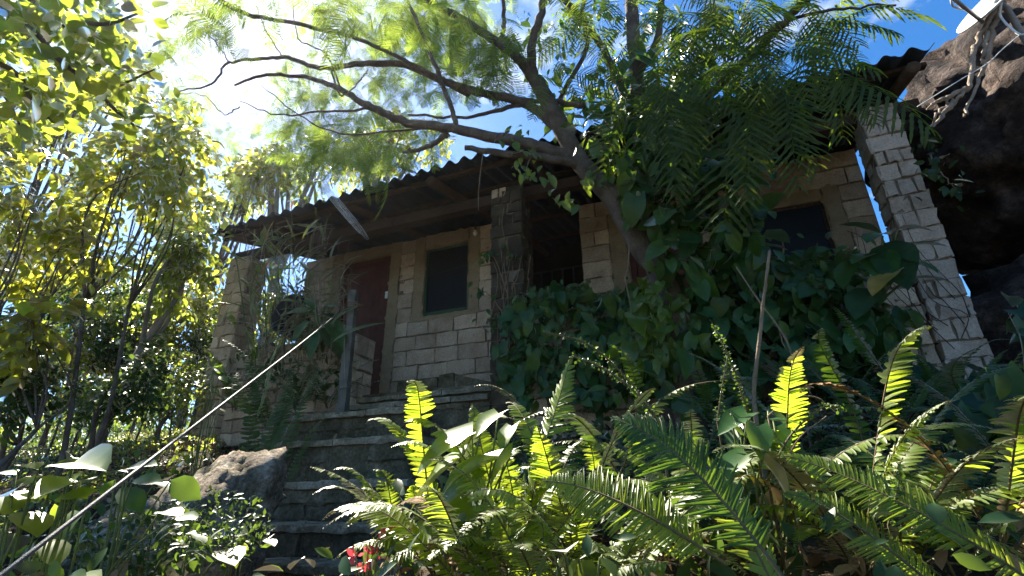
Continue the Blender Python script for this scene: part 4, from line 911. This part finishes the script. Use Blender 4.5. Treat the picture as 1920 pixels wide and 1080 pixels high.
fern('fern with a yellow sunlit upright frond left of the wooden post', G(505, 800, 4.1), [
  (aty(524, 630, 3.55), dict(W=.085, n=52, lift=.02, mat='fern', toward=(-.5, -.9, .1), b=aty(480, 790, 3.5), t0=.05)), (aty(415, 622, 3.6), dict(W=.06, lift=.3)), (aty(470, 650, 3.7), dict(W=.08, lift=.15)), (aty(570, 655, 3.7), dict(W=.08, lift=.1)), (aty(618, 675, 3.7), dict(W=.05, lift=.4)), (aty(540, 690, 3.6), dict(W=.08, lift=.1)), (aty(590, 720, 3.6), dict(W=.06, lift=.3)), (aty(450, 690, 3.6), dict(W=.07, lift=.3)), (aty(640, 745, 3.7), dict(W=.05, lift=.3))],
  mat='fern_shaded', W=.07, n=44, group=FG)
for lab, px, py, d, nf, L in [
  ('dark fern in deep shade under the creeper right of centre', 1290, 860, 2.3, 9, .75), ('dark fern below the right window creeper', 1450, 850, 2.5, 9, .8), ('tall dark fern in front of the right pillar base', 1650, 830, 2.6, 12, .95), ('dark fern beside the right pillar near the boulder', 1800, 840, 2.5, 11, .9),
  ('dark fern at the right edge under the pebbly rock', 1910, 900, 1.8, 9, .7), ('dim fern behind the two glossy fronds', 1620, 960, 1.8, 9, .7), ('dim fern behind the small twining plant', 1240, 940, 1.7, 8, .6), ('fern in half shade behind the tall upright frond', 1110, 880, 2.1, 9, .7), ('fern at the top of the bank below the pillar sprig', 940, 830, 3.1, 8, .5),
  ('low fern filling the bottom centre foreground', 1120, 1080, 1.25, 8, .42), ('low fern at the bottom right of the bank', 1700, 1090, 1.3, 8, .5), ('dark fern at the porch foot behind the bank', 1180, 800, 3.0, 9, .6), ('fern below the parapet left of the boulders', 1540, 780, 3.3, 9, .8), ('low fern left of the silvery fern by the top step', 830, 800, 3.3, 7, .35)]:
    fern_auto(lab, G(px, py, d), nf, L, 'fern' if py > 1060 or 'half shade' in lab else 'fern_shaded', .052, 36, FG, droop=-.05)
for lab, px, py, d, nf, L in [('sunlit fern crowding in behind the lime plant', 830, 930, 1.7, 9, .5), ('sunlit fern between the bright fern and the huge dark frond', 1090, 960, 1.5, 9, .5), ('sunlit fern low in front of the bright fern', 930, 1030, 1.3, 9, .45),
  ('sunlit fern around the base of the tall stick', 1400, 930, 1.6, 9, .5), ('sunlit fern tucked under the two glossy fronds', 1600, 1010, 1.4, 9, .5), ('fern in the bottom right corner', 1870, 1060, 1.3, 9, .5), ('dim fern in the deep shade under the parapet creeper', 1380, 770, 3.1, 9, .7), ('dim fern right of the tall dark fern', 1730, 760, 3.1, 9, .7), ('fern left of the glossy leaflets at the bottom', 1010, 1075, 1.25, 8, .4)]:
    fern_auto(lab, G(px, py, d), nf+2, L*1.15, 'fern' if 'sunlit' in lab or 'bottom' in lab else 'fern_shaded', .058, 46, FG, droop=-.05)
for lab, px, py, d, nf, L in [('dark fern hanging against the left porch parapet', 560, 760, 4.3, 12, .75), ('dark fern at the foot of the left porch pillar', 440, 770, 4.4, 11, .7), ('dark fern right beside the foot of the wooden post', 615, 765, 4.3, 9, .6), ('fern drooping over the top left step', 500, 800, 4.0, 9, .5)]:
    p = aty(px, py, 4.15 if 'step' not in lab else 3.9); fern_auto(lab, p, nf, L, 'fern_shaded', .06, 40, FG, droop=-.1)
# bare old fern stalks and twigs
for lab, pts, r, dead in [
  ('arching old fern stalk with stubby withered leaflets above the bright fern', [(1270, 850, 1.5), (1200, 740, 1.5), (1110, 650, 1.5), (1020, 622, 1.5)], .0045, True), ('second arching fern stalk below the first', [(1240, 800, 1.45), (1190, 735, 1.45), (1130, 690, 1.45), (1072, 668, 1.45)], .0045, True),
  ('thin straight fern stalk with tiny leaflets', [(1410, 800, 1.5), (1385, 720, 1.5), (1358, 650, 1.5), (1336, 610, 1.5)], .0035, True), ('short upright fern stalk crossing the thin one', [(1345, 790, 1.5), (1355, 720, 1.5), (1366, 660, 1.5)], .003, True),
  ('curled withered fern stalk bending over at right', [(1440, 900, 1.4), (1480, 820, 1.4), (1540, 765, 1.4), (1578, 765, 1.4)], .004, True), ('bare arching stem looping over the twining plant', [(1440, 780, 1.5), (1480, 748, 1.5), (1530, 745, 1.5), (1570, 775, 1.45)], .003, False), ('orange-brown bare stem leaning right', [(1470, 875, 1.4), (1500, 820, 1.4), (1550, 780, 1.4)], .003, False), ('reddish fern stem standing among the glossy fronds', [(1665, 985, 1.1), (1680, 930, 1.1), (1692, 875, 1.1)], .002, True)]:
    P = smooth_path([at(*q) for q in pts], 12); root = G(pts[0][0], pts[0][1], pts[0][2]); P = np.vstack([[root], root*.4+P[0]*.6, P]); t = thing('withered_fern', lab, 'dry fern', root, 'bare stalks standing above the ferns')
    m = MB(); m.tube(P, np.linspace(r, r*.5, len(P)), 6); m.build('stalk', 'twig' if not dead else 'rachis', t)
    if dead:
        m = MB(); T = norm(np.gradient(P, axis=0))
        for sg in (-1, 1):
            k = len(P)-3; Q = np.repeat(P[3:], 3, 0)+rng.normal(0, .004, (k*3, 3)); d = np.repeat(norm(np.cross(T[3:], (0, -.8, .5))), 3, 0)*sg; leaves(m, ROUND, Q, .007, d, (0, -.6, .6), 0, .4, .6, .5)
        m.build('leaflet', 'fern_shaded', t)
P = smooth_path([G(1415, 800, 1.9), at(1415, 765, 1.9), at(1424, 640, 1.95), at(1432, 560, 2.0), at(1443, 470, 2.05)], 10)
m = MB(); m.tube(P, np.linspace(.010, .005, len(P)), 7, wob=.12); tag(m.build('dry_stick', 'twig'), 'tall bare vertical stick rising from the ferns towards the right window', 'stick')
P = smooth_path([G(1500, 760, 2.6), at(1500, 735, 2.6), at(1475, 640, 2.6), at(1420, 560, 2.7), at(1380, 500, 2.8)], 8)
m = MB(); m.tube(P, np.linspace(.006, .004, len(P)), 6); tag(m.build('dry_stick', 'twig'), 'thin crooked vine stem bent beside the tall vertical stick', 'stick')
P = smooth_path(A((1180, 455, 3.7), (1178, 500, 3.68), (1172, 520, 3.66), (1180, 560, 3.66), (1186, 590, 3.68)), 6)
m = MB(); m.tube(P, np.linspace(.007, .003, len(P)), 6); tag(m.build('dry_stick', 'twig'), 'pale hooked twig hanging from the leaning trunk', 'stick')

# ---- other foreground plants
def leafplant(name, label, cat, root, pairs, mat, T, d, wid=1.0, nrm=(0, -.4, .9), group=None, stalk='stem', jd=.06):
    t = thing(name, label, cat, root, group); ms = MB()
    for (x0, y0, x1, y1) in pairs:
        dd = d+rng.normal(0, jd); b = at(x0, y0, dd); e = at(x1, y1, dd+rng.normal(-.03, .04)); m = MB(); leaf_pp(m, T, b, e, np.array(nrm)+rng.normal(0, .25, 3), wid=wid); m.build('leaf', mat, t)
        limb(ms, [root+rng.normal(0, .02, 3), (root+b)/2+rng.normal(0, .02, 3), b], .004, .0025, 5, n=4)
    ms.build('stalk', stalk, t); return t
leafplant('broad_leaved_plant', 'lime plant with big pale undersides left of the bright fern', 'plant', G(880, 960, 1.5), [(885, 812, 772, 862), (862, 862, 752, 930), (930, 862, 815, 905), (900, 880, 808, 940), (905, 940, 748, 1004), (880, 965, 770, 1010), (905, 792, 945, 770), (960, 800, 935, 835), (935, 775, 890, 800), (960, 850, 905, 905), (880, 900, 830, 930)], 'lime', HEART, 1.5, .9)
leafplant('twining_plant', 'twining plant with arrow-shaped green leaves right of centre', 'plant', G(1420, 920, 1.45), [(1385, 790, 1365, 840), (1400, 775, 1345, 800), (1440, 770, 1490, 800), (1455, 800, 1465, 850), (1400, 850, 1350, 890), (1400, 880, 1480, 870), (1430, 860, 1490, 920), (1430, 930, 1482, 965), (1400, 920, 1355, 955), (1420, 800, 1430, 850), (1370, 775, 1395, 830), (1415, 905, 1395, 955), (1440, 985, 1430, 1030), (1450, 790, 1500, 785)], 'vine', HEART, 1.45, .85, jd=.1)
leafplant('pinnate_shrub', 'glossy leaflets of a low shrub at the bottom centre', 'shrub', G(1120, 1120, 1.1), [(1035, 1033, 1000, 1080), (1060, 1040, 1030, 1095), (1085, 1048, 1055, 1100), (1110, 1050, 1090, 1105), (1060, 1038, 1055, 1010), (1090, 1046, 1110, 1020), (1125, 1045, 1160, 1075), (1130, 1040, 1170, 1040), (1140, 1060, 1130, 1110), (1180, 1060, 1200, 1100), (1210, 1050, 1250, 1080)], 'mid', OVAL, 1.05, 1.1, jd=.03)
leafplant('broad_leaved_plant', 'bright young plant with two upright lime leaves at the bottom left', 'plant', G(130, 920, 1.45), [(135, 868, 93, 866), (137, 868, 186, 848), (140, 870, 150, 842), (150, 905, 78, 900), (140, 900, 60, 930), (165, 930, 100, 925), (110, 950, 95, 985), (120, 935, 155, 930), (150, 960, 110, 1000), (100, 900, 20, 895)], 'lime', HEART, 1.45, .85)
leafplant('broad_leaved_plant', 'plant with dark rounded leaves behind the cable at the bottom left', 'plant', G(230, 960, 1.7), [(235, 880, 290, 860), (240, 885, 200, 880), (225, 915, 268, 950), (250, 900, 300, 895), (320, 900, 370, 930), (290, 905, 330, 910), (215, 900, 190, 930), (300, 960, 340, 955), (330, 970, 370, 965)], 'vine', OVAL, 1.7, 1.3)
leafplant('broad_leaved_plant', 'dim low plant with oval leaves under the lit boulder', 'plant', G(340, 1050, 1.9), [(350, 1040, 300, 1055), (350, 1035, 390, 1040), (350, 1045, 370, 1075), (345, 1050, 330, 1080), (270, 980, 250, 960), (280, 985, 320, 980), (360, 1000, 385, 1010)], 'darkleaf', OVAL, 1.9, 1.2)
leafplant('broad_leaved_plant', 'two curled lime leaves at the very bottom left', 'plant', G(120, 1130, 1.2), [(110, 1085, 95, 1052), (120, 1088, 155, 1072), (125, 1090, 165, 1085), (60, 1080, 40, 1040), (70, 1090, 20, 1080)], 'lime', OVAL, 1.2, 1.3)
leafplant('broad_leaved_plant', 'pale glossy leaves crowding the left edge of the photo', 'plant', G(20, 960, 1.35), [(30, 890, -10, 880), (60, 905, 5, 915), (55, 920, 10, 950), (40, 960, 80, 985), (30, 1000, 0, 1030), (70, 880, 40, 860), (20, 930, 60, 920), (90, 1010, 110, 1050), (10, 980, -20, 1000)], 'mid', OVAL, 1.35, 1.4)
leafplant('shrub', 'small sunlit shrub with lime leaf whorls by the left pillar foot', 'shrub', G(395, 790, 4.2), [(400, 690, 378, 700), (402, 690, 420, 695), (400, 688, 398, 672), (395, 720, 370, 730), (398, 722, 415, 738), (410, 750, 395, 765), (385, 755, 360, 765), (405, 765, 425, 770), (380, 705, 362, 712), (412, 705, 425, 712), (365, 760, 345, 755), (390, 780, 370, 790), (420, 745, 438, 750)], 'lime', OVAL, 4.1, 1.2, jd=.15)
t = thing('red_flower', 'small plant with crimson red bracts beside the bottom step', 'flower', G(690, 1060, 1.5)); m = MB(); ms = MB(); r0 = G(690, 1060, 1.5)
for (x, y) in ((668, 1045), (690, 1035), (705, 1025), (715, 1010), (680, 1055), (660, 1050), (725, 1000), (700, 1045), (745, 1000), (690, 1070), ):
    b = at(x, y, 1.45); limb(ms, [r0, (r0+b)/2, b], .003, .002, 4, n=3)
    leaves(m, OVAL, np.repeat(b[None], 5, 0)+rng.normal(0, .006, (5, 3)), .024, (0, -.3, .5), (0, -.7, .4), 0, .7, .4)
m.build('bract', 'redleaf', t); ms.build('stem', 'stem', t)

leafplant('broad_leaved_plant', 'low creeping plant spreading over the dark front of the lit boulder', 'plant', G(300, 1000, 2.2), [(300, 940, 280, 925), (305, 945, 330, 930), (320, 960, 345, 945), (330, 985, 350, 1000), (290, 960, 270, 975), (350, 955, 380, 960), (380, 975, 400, 990), (310, 1000, 300, 1025), (270, 950, 245, 945), (400, 1010, 420, 1000), (420, 1030, 440, 1040), (250, 1000, 230, 1020)], 'mid', OVAL, 2.15, 1.3, jd=.05)
leafplant('broad_leaved_plant', 'pale sprigs growing from the crack at the right end of the lit boulder', 'plant', G(440, 1040, 2.3), [(440, 1000, 425, 990), (442, 1000, 460, 995), (445, 1020, 465, 1030), (438, 1015, 420, 1025), (450, 1045, 440, 1065), (455, 1045, 475, 1050)], 'mid', OVAL, 2.25, 1.2, jd=.04)
m = MB(); p = pick(400, 985, 110, 70, 700, d=2.35, jy=.08); leaves(m, SMALL, p, .03, (0, -.2, -.1), (0, -.6, .7), 0, .9, .6, .4); p = pick(250, 1020, 150, 60, 700, d=2.0, jy=.12); leaves(m, OVAL, p, .035, (0, -.2, -.1), (0, -.5, .8), 0, .9, .5, .4); o = m.build('moss', 'darkleaf'); o['kind'] = 'stuff'
# ---- ground cover and litter
def scatter(n, xr, yr, f=None):
    p = np.stack([rng.uniform(*xr, n), rng.uniform(*yr, n), np.zeros(n)], -1)
    if f is not None: p = p[[f(*q[:2]) for q in p]]
    p[:, 2] = g0(p[:, 0], p[:, 1]); return p
m = MB(); p = scatter(26000, (-9, -2.9), (1.6, 7.5), lambda x, y: x < -3.1-.3*(y-2.7) and noise.noise(Vector((x*1.3, y*1.3, 3))) > -.3); p[:, 2] += rng.uniform(.02, .14, len(p))
leaves(m, SMALL, p, .045, (0, 0, .1), (0, 0, 1), 0, 1, .45, .3); o = m.build('ground_cover', 'mid'); o['kind'] = 'stuff'
m = MB(); p = scatter(3800, (-5.5, -1.2), (.9, 3.2), lambda x, y: x < -1.12*y-.15 and noise.noise(Vector((x*2.3, y*2.3, 7))) > -.1); p[:, 2] += rng.uniform(.03, .16, len(p))
leaves(m, ROUND, p, .055, (0, 0, .05), (0, -.1, 1), 0, 1, .5, .4); o = m.build('ground_cover', 'lime'); o['kind'] = 'stuff'
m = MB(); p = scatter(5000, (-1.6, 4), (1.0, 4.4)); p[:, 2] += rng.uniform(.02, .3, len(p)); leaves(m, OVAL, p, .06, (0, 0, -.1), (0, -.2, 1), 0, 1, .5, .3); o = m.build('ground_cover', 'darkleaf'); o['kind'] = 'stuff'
m = MB(); p = scatter(5000, (-6, 2), (1.0, 4.6)); p[:, 2] += .075; leaves(m, OVAL, p, .05, (0, 0, 0), (0, 0, 1), 0, 1, .35, .35); q = []
for z_, y_ in STEPS:
    k = 26; x_ = rng.uniform(-1.0*y_, -.64*y_, k); q.append(np.stack([x_, y_+rng.uniform(.02, .26, k), np.full(k, z_+.008)], -1))
leaves(m, OVAL, np.concatenate(q), .045, (0, 0, .05), (0, 0, 1), 0, 1, .2, .35); p = scatter(500, (-3.4, -2.2), (2.2, 3.2), lambda x, y: x < -1.05*y); p[:, 2] += .3
o = m.build('leaf_litter', 'litter'); o['kind'] = 'stuff'

# ---- trees and shrubs to the left and behind
TG = 'trees left of the house'; BG = 'trees behind the house'
def gtree(label, cx, cy, d, rx, ry, n, T, size, mat, bx=None, group=TG, sub=5, per=7, spray=.22, droop=.6, name='broadleaf_tree', trunk_r=.032, bark='bark', cat='tree', depth=None):
    k = d/FPX; lai = {'yellow': 1.7, 'lime': 2.5, 'mid': 1.5}.get(mat, 2.3)*(1.5 if d > 8 else 1)
    if name != 'shrub': n = min(1400, int(lai*math.pi*rx*ry*k*k/(per*.7*size*size*(.36 if T is OVAL else .45))))
    c = at(cx, cy, d); R = np.array([rx*k, (depth or rx*k*.32), ry*k]); blobs = []
    for i in range(sub):
        u = norm(rng.normal(0, 1, 3))*rng.uniform(.35, .75); blobs.append((c+u*R, R*rng.uniform(.38, .62), int(n*(.65 if name == 'shrub' else 1)/sub)))
    b = at(bx if bx is not None else cx, cy, d); b = np.array([b[0], b[1], gz(b[0], b[1])])
    return tree(name, label, b, blobs, T, size, mat, bark, trunk_r, per, spray, droop, group, cat=cat)
gtree('tall yellow-green tree filling the left centre of the view', 250, 330, 5.6, 190, 170, 900, OVAL, .105, 'yellow', bx=290, sub=9, trunk_r=.026)
gtree('yellow-green tree at the left edge of the view', 40, 370, 5.2, 140, 150, 560, OVAL, .105, 'yellow', bx=90, sub=6, trunk_r=.024)
gtree('low leafy tree with round yellow leaves at the left edge', 70, 590, 4.5, 140, 130, 300, ROUND, .125, 'yellow', bx=100, sub=6, spray=.2, per=6, trunk_r=.024)
gtree('slender tree with pale trunk and fine leaves left of the house corner', 310, 500, 6.4, 120, 130, 620, OVAL, .105, 'mid', bx=285, sub=7, trunk_r=.065, bark='palebark')
gtree('bushy green tree showing under the left roof corner', 440, 560, 10.5, 80, 110, 500, OVAL, .14, 'mid', sub=5)
gtree('far tall tree rising behind the yellow-green trees', 150, 160, 11, 170, 130, 560, OVAL, .12, 'yellow', bx=200, sub=7, trunk_r=.08)
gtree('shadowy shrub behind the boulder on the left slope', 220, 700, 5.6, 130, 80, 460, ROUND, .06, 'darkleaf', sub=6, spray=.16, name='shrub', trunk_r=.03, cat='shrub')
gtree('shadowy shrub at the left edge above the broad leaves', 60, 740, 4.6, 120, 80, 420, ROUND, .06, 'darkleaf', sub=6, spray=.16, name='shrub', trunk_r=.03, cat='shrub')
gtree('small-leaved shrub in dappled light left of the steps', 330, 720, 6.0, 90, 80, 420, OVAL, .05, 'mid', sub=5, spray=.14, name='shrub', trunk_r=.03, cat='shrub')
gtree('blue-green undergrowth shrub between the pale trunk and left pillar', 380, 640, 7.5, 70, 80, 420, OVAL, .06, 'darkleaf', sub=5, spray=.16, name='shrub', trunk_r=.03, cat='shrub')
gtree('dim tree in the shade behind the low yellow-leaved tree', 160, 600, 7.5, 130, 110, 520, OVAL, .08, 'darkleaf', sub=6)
gtree('tree with pale forked limbs behind the left roof edge', 560, 300, 11, 110, 90, 420, OVAL, .11, 'mid', group=BG, sub=7, trunk_r=.16, bark='palebark')
gtree('tree standing behind the middle of the roof', 730, 270, 12.5, 110, 80, 420, OVAL, .12, 'yellow', group=BG, sub=7, trunk_r=.17, bark='palebark')
gtree('thin tree far behind the roof right of the limbs', 450, 330, 12, 80, 90, 260, OVAL, .12, 'mid', group=BG, sub=5, trunk_r=.1)
for lab, cx, cy, d, rx, ry, n, mt, T in [('yellow-green tree in front of the slender pale trunk', 320, 340, 6.0, 90, 130, 420, 'yellow', OVAL), ('leafy tree between the two left-hand yellow trees', 150, 470, 5.4, 110, 110, 420, 'yellow', OVAL), ('shadowy tree low on the left slope behind the shrubs', 250, 620, 7.8, 160, 100, 560, 'darkleaf', OVAL), ('green tree deep in the wood behind the left pillar', 420, 650, 12, 90, 110, 460, 'mid', OVAL), ('dark tree deep in the wood at the left edge', 40, 650, 9, 140, 120, 520, 'darkleaf', OVAL), ('far tree in the wood at the left edge above the low yellow tree', 40, 480, 12, 120, 110, 0, 'mid', OVAL), ('far tree in the wood behind the slanting left trunks', 180, 540, 13, 120, 100, 0, 'mid', OVAL), ('far tree in the wood just left of the roof corner', 320, 540, 14, 110, 110, 0, 'mid', OVAL), ('far yellowish tree in the wood behind the tall yellow-green tree', 150, 360, 13, 120, 110, 0, 'yellow', OVAL), ('far yellowish tree in the wood at the upper left edge', 20, 270, 12, 110, 110, 0, 'yellow', OVAL), ('far yellowish tree between the tall tree and the roof corner', 350, 420, 12, 90, 90, 0, 'yellow', OVAL),
    ('far feathery yellow-green tree against the bright sky left of the limbs', 325, 245, 11, 65, 60, 0, 'yellow', OVAL),
    ('light green tree against the sky above the roof corner', 490, 330, 10.5, 70, 60, 260, 'yellow', OVAL)]:
    gtree(lab, cx, cy, d, rx, ry, n, T, .105 if d < 9 else .15, mt, sub=6, trunk_r=.024)
for lab, cx, cy, d, rx, ry, mt, T, sz in [('sunlit bush seen through the gap between left pillar and house wall', 535, 540, 8.6, 60, 110, 'mid', OVAL, .08), ('lit leafy bush on the slope at the left edge', 20, 660, 6.4, 80, 70, 'mid', OVAL, .085), ('lit leafy bush on the slope right of the leftmost bush', 120, 660, 6.8, 80, 80, 'yellow', OVAL, .085), ('fine green bush among the slanting trunks', 215, 600, 7.2, 90, 90, 'mid', OVAL, .08), ('pale green bush behind the small-leaved shrub', 300, 640, 7.4, 80, 80, 'mid', OVAL, .08), ('yellow-green bush showing left of the porch pillar', 365, 560, 7.6, 70, 90, 'yellow', OVAL, .085), ('low lit bush left of the pillar foot', 350, 690, 6.6, 70, 50, 'mid', OVAL, .07), ('low lit bush in the hollow of the slope', 180, 740, 6.0, 110, 50, 'mid', OVAL, .07), ('yellow-leaved bush hanging into the view at mid left', 30, 500, 5.6, 90, 80, 'yellow', ROUND, .10), ('leafy bush tucked under the tall yellow-green tree', 200, 490, 6.6, 90, 70, 'yellow', OVAL, .09)]:
    gtree(lab, cx, cy, d, rx, ry, 0, T, sz, mt, sub=6, name='bush', cat='bush', trunk_r=.014, group='bushes on the left slope')
# overhanging branches with rounded leaves, top left
tb = np.array([-5.6, 1.2, gz(-5.6, 1.2)]); t = thing('broadleaf_tree', 'round-leaved tree reaching its branches in at the top left', 'tree', tb, TG)
m = MB(); hub = at(-260, -60, 2.9); limb(m, [tb, tb*.5+hub*.5+np.array([.1, 0, 0]), hub], .12, .06, 10); BR = []
for pts in [[(-120, -40), (40, 40), (120, 120), (200, 165), (290, 130)], [(-100, 10), (60, 80), (150, 140), (230, 220), (265, 240)], [(-80, -60), (80, 10), (180, 45), (260, 25)], [(-140, 60), (20, 130), (60, 190), (100, 230)], [(0, -30), (110, 40), (180, 75), (240, 80)], [(-100, 100), (0, 170), (40, 240)]]:
    BR.append(limb(m, [hub]+[at(x, y, 2.9+rng.normal(0, .15)) for x, y in pts], .025, .005, 6, n=6))
m.build('trunk', 'bark', t); m = MB()
for P in BR:
    k = len(P); 
    for j in range(k//4, k):
        for s in range(6):
            q = P[j]+rng.normal(0, .07, 3); leaves(m, ROUND, [q], .085, norm(rng.normal(0, 1, 3)), norm(rng.normal(0, 1, 3)+np.array([0, 0, .4])), 0, .2, .4, .25)
p = np.vstack([pick(40, 60, 90, 60, 160, d=3.0, jy=.25), pick(60, 190, 90, 50, 130, d=3.0, jy=.25), pick(190, 70, 60, 60, 80, d=2.9, jy=.2)]); leaves(m, ROUND, p, .085, (0, 0, -.2), (0, 0, .6), 0, 1, .8, .25)
m.build('crown', 'mid', t)
# undergrowth and far wood
m = MB(); bl = []
for k in range(60):
    x, y = rng.uniform(-26, -6), rng.uniform(8, 20); bl.append((np.array([x, y, gz(x, y)+.7]), (1.0, 1.0, rng.uniform(.7, 1.6)), 70))
crown(m, bl, OVAL, .11, 6, .3); o = m.build('undergrowth', 'darkleaf'); o['kind'] = 'stuff'
m = MB(); bl = []
for k in range(60):
    a = rng.uniform(-1.6, .9); r = rng.uniform(22, 34); x, y = r*math.sin(a), r*math.cos(a); bl.append((np.array([x, y, gz(x, y)+2]), (2.4, 2.4, rng.uniform(1.6, 3.2)), 110))
crown(m, bl, OVAL, .3, 6, .7); o = m.build('distant_woodland', 'mid'); o['kind'] = 'stuff'
# greenery on the ledge between pillar and boulder
gtree('tuft of sunlit leaves growing on the ledge beside the big boulder', 1712, 228, 6.8, 26, 28, 160, OVAL, .05, 'lime', sub=3, spray=.08, name='shrub', trunk_r=.01, group=None, cat='shrub')

# ---- roots, dish, cables on the big boulder
tr_ = thing('aerial_roots', 'pale knotty roots trailing down the huge boulder', 'roots', aty(1780, 160, 4.4)); m = MB()
for pts in [[(1880, 5), (1862, 50), (1852, 100), (1838, 140), (1815, 200), (1808, 220)], [(1868, 20), (1835, 70), (1825, 110), (1818, 160), (1795, 185), (1765, 205), (1742, 240)], [(1850, 60), (1845, 90), (1840, 120)], [(1815, 165), (1780, 182), (1755, 190), (1738, 205)], [(1790, 190), (1768, 215), (1750, 238)]]:
    limb(m, [aty(x, y, 3.55) for x, y in pts], .02, .007, 7, n=7, wob=.1, jit=.006)
m.build('root', 'root', tr_)
dc = aty(1860, -2, 3.5); dd = np.linalg.norm(dc); vdir = dc/dd; sc = (dc@FW)/FPX
maj = norm(RT*.55+UP*.83); pn = norm(-RT*.83+UP*.55); pn = norm(pn-vdir*(pn@vdir)); maj = norm(maj-vdir*(maj@vdir)); nD = norm(-vdir*.2+pn*.98); maj = norm(maj-nD*(maj@nD)); mn = np.cross(nD, maj); Rr = 66*sc
td = thing('satellite_dish', 'white satellite dish on top of the huge boulder', 'satellite dish', dc); m = MB(); V = []; sg = 40; rings = [0, .2, .4, .6, .8, .95, 1.0]
for off, rs in ((0, rings), (-.012, rings[::-1])):
    for r in rs: V += [dc+nD*(Rr*.16*(r*r-1)+off)+Rr*r*(maj*math.cos(q)+mn*math.sin(q)*.92) for q in np.linspace(0, 2*np.pi, sg, endpoint=False)]
nr = len(rings)*2
m.add(V, np.array([(i*sg+j, i*sg+(j+1) % sg, i*sg+sg+(j+1) % sg, i*sg+sg+j) for i in range(nr-1) for j in range(sg)])); m.build('reflector', 'white', td)
arm0 = dc-maj*Rr*.45-mn*0+nD*(-Rr*.1); arm0 = at(1842, 41, (dc@FW)-.02); arm1 = at(1783, -6, (dc@FW)-.32)
m = MB(); m.tube([arm0, arm1], .012, 6); m.build('arm', 'grey', td)
m = MB(); q = arm1; m.tube([q+norm(arm1-arm0)*.0, q+UP*.03+RT*.02, q+UP*.08+RT*.06], [.02, .026, .02], 10); m.build('receiver_head', 'grey', td)
m = MB(); m.tube([dc-nD*.02, dc-nD*.12, dc-nD*.14-np.array([0, 0, .35])], .02, 8); m.build('bracket', 'grey', td)
tx = text_mesh('lettering', 'ovhd', Rr*.42, at(1845, 14, (dc@FW)-.03)+nD*.0, maj, nD, 'ink', td, .001)
def wire(label, pts, r, mat='white'):
    m = MB(); m.tube(smooth_path(pts, 8), r, 6); return tag(m.build('cable', mat), label, 'cable')
wire('white coaxial cable looping from the dish receiver to the dish rim', [at(1783, -12, dc@FW-.3), at(1784, 5, dc@FW-.3), at(1790, 13, dc@FW-.25), at(1808, 18, dc@FW-.12), at(1826, 20, dc@FW-.02)], .006)
wire('white cable hanging down the face of the huge boulder', [aty(x, y, 3.45) for x, y in ((1882, -10), (1876, 15), (1876, 30), (1890, 48), (1911, 64), (1925, 64))], .007)
wire('thin paired wire running down the boulder to the pillar', [aty(x, y, 3.45) for x, y in ((1911, 66), (1880, 92), (1850, 120), (1800, 150), (1720, 200))], .003)

# ---- added thin volume for the glow of lens glare towards the sun
hz, ht = new_mat('glare_haze'); ho = N(ht, 'OutputMaterial'); hv = N(ht, 'VolumePrincipled', Density=HAZE, Anisotropy=.72); hv.inputs['Color'].default_value = (.95, .97, 1, 1)
ht.links.new(hv.outputs[0], ho.inputs['Volume']); MT['glare_haze'] = hz
m = MB(); m.box((-60, -12, -12), (45, 60, 22)); o = m.build('glare_haze', 'glare_haze', smooth=False); o['kind'] = 'stuff'
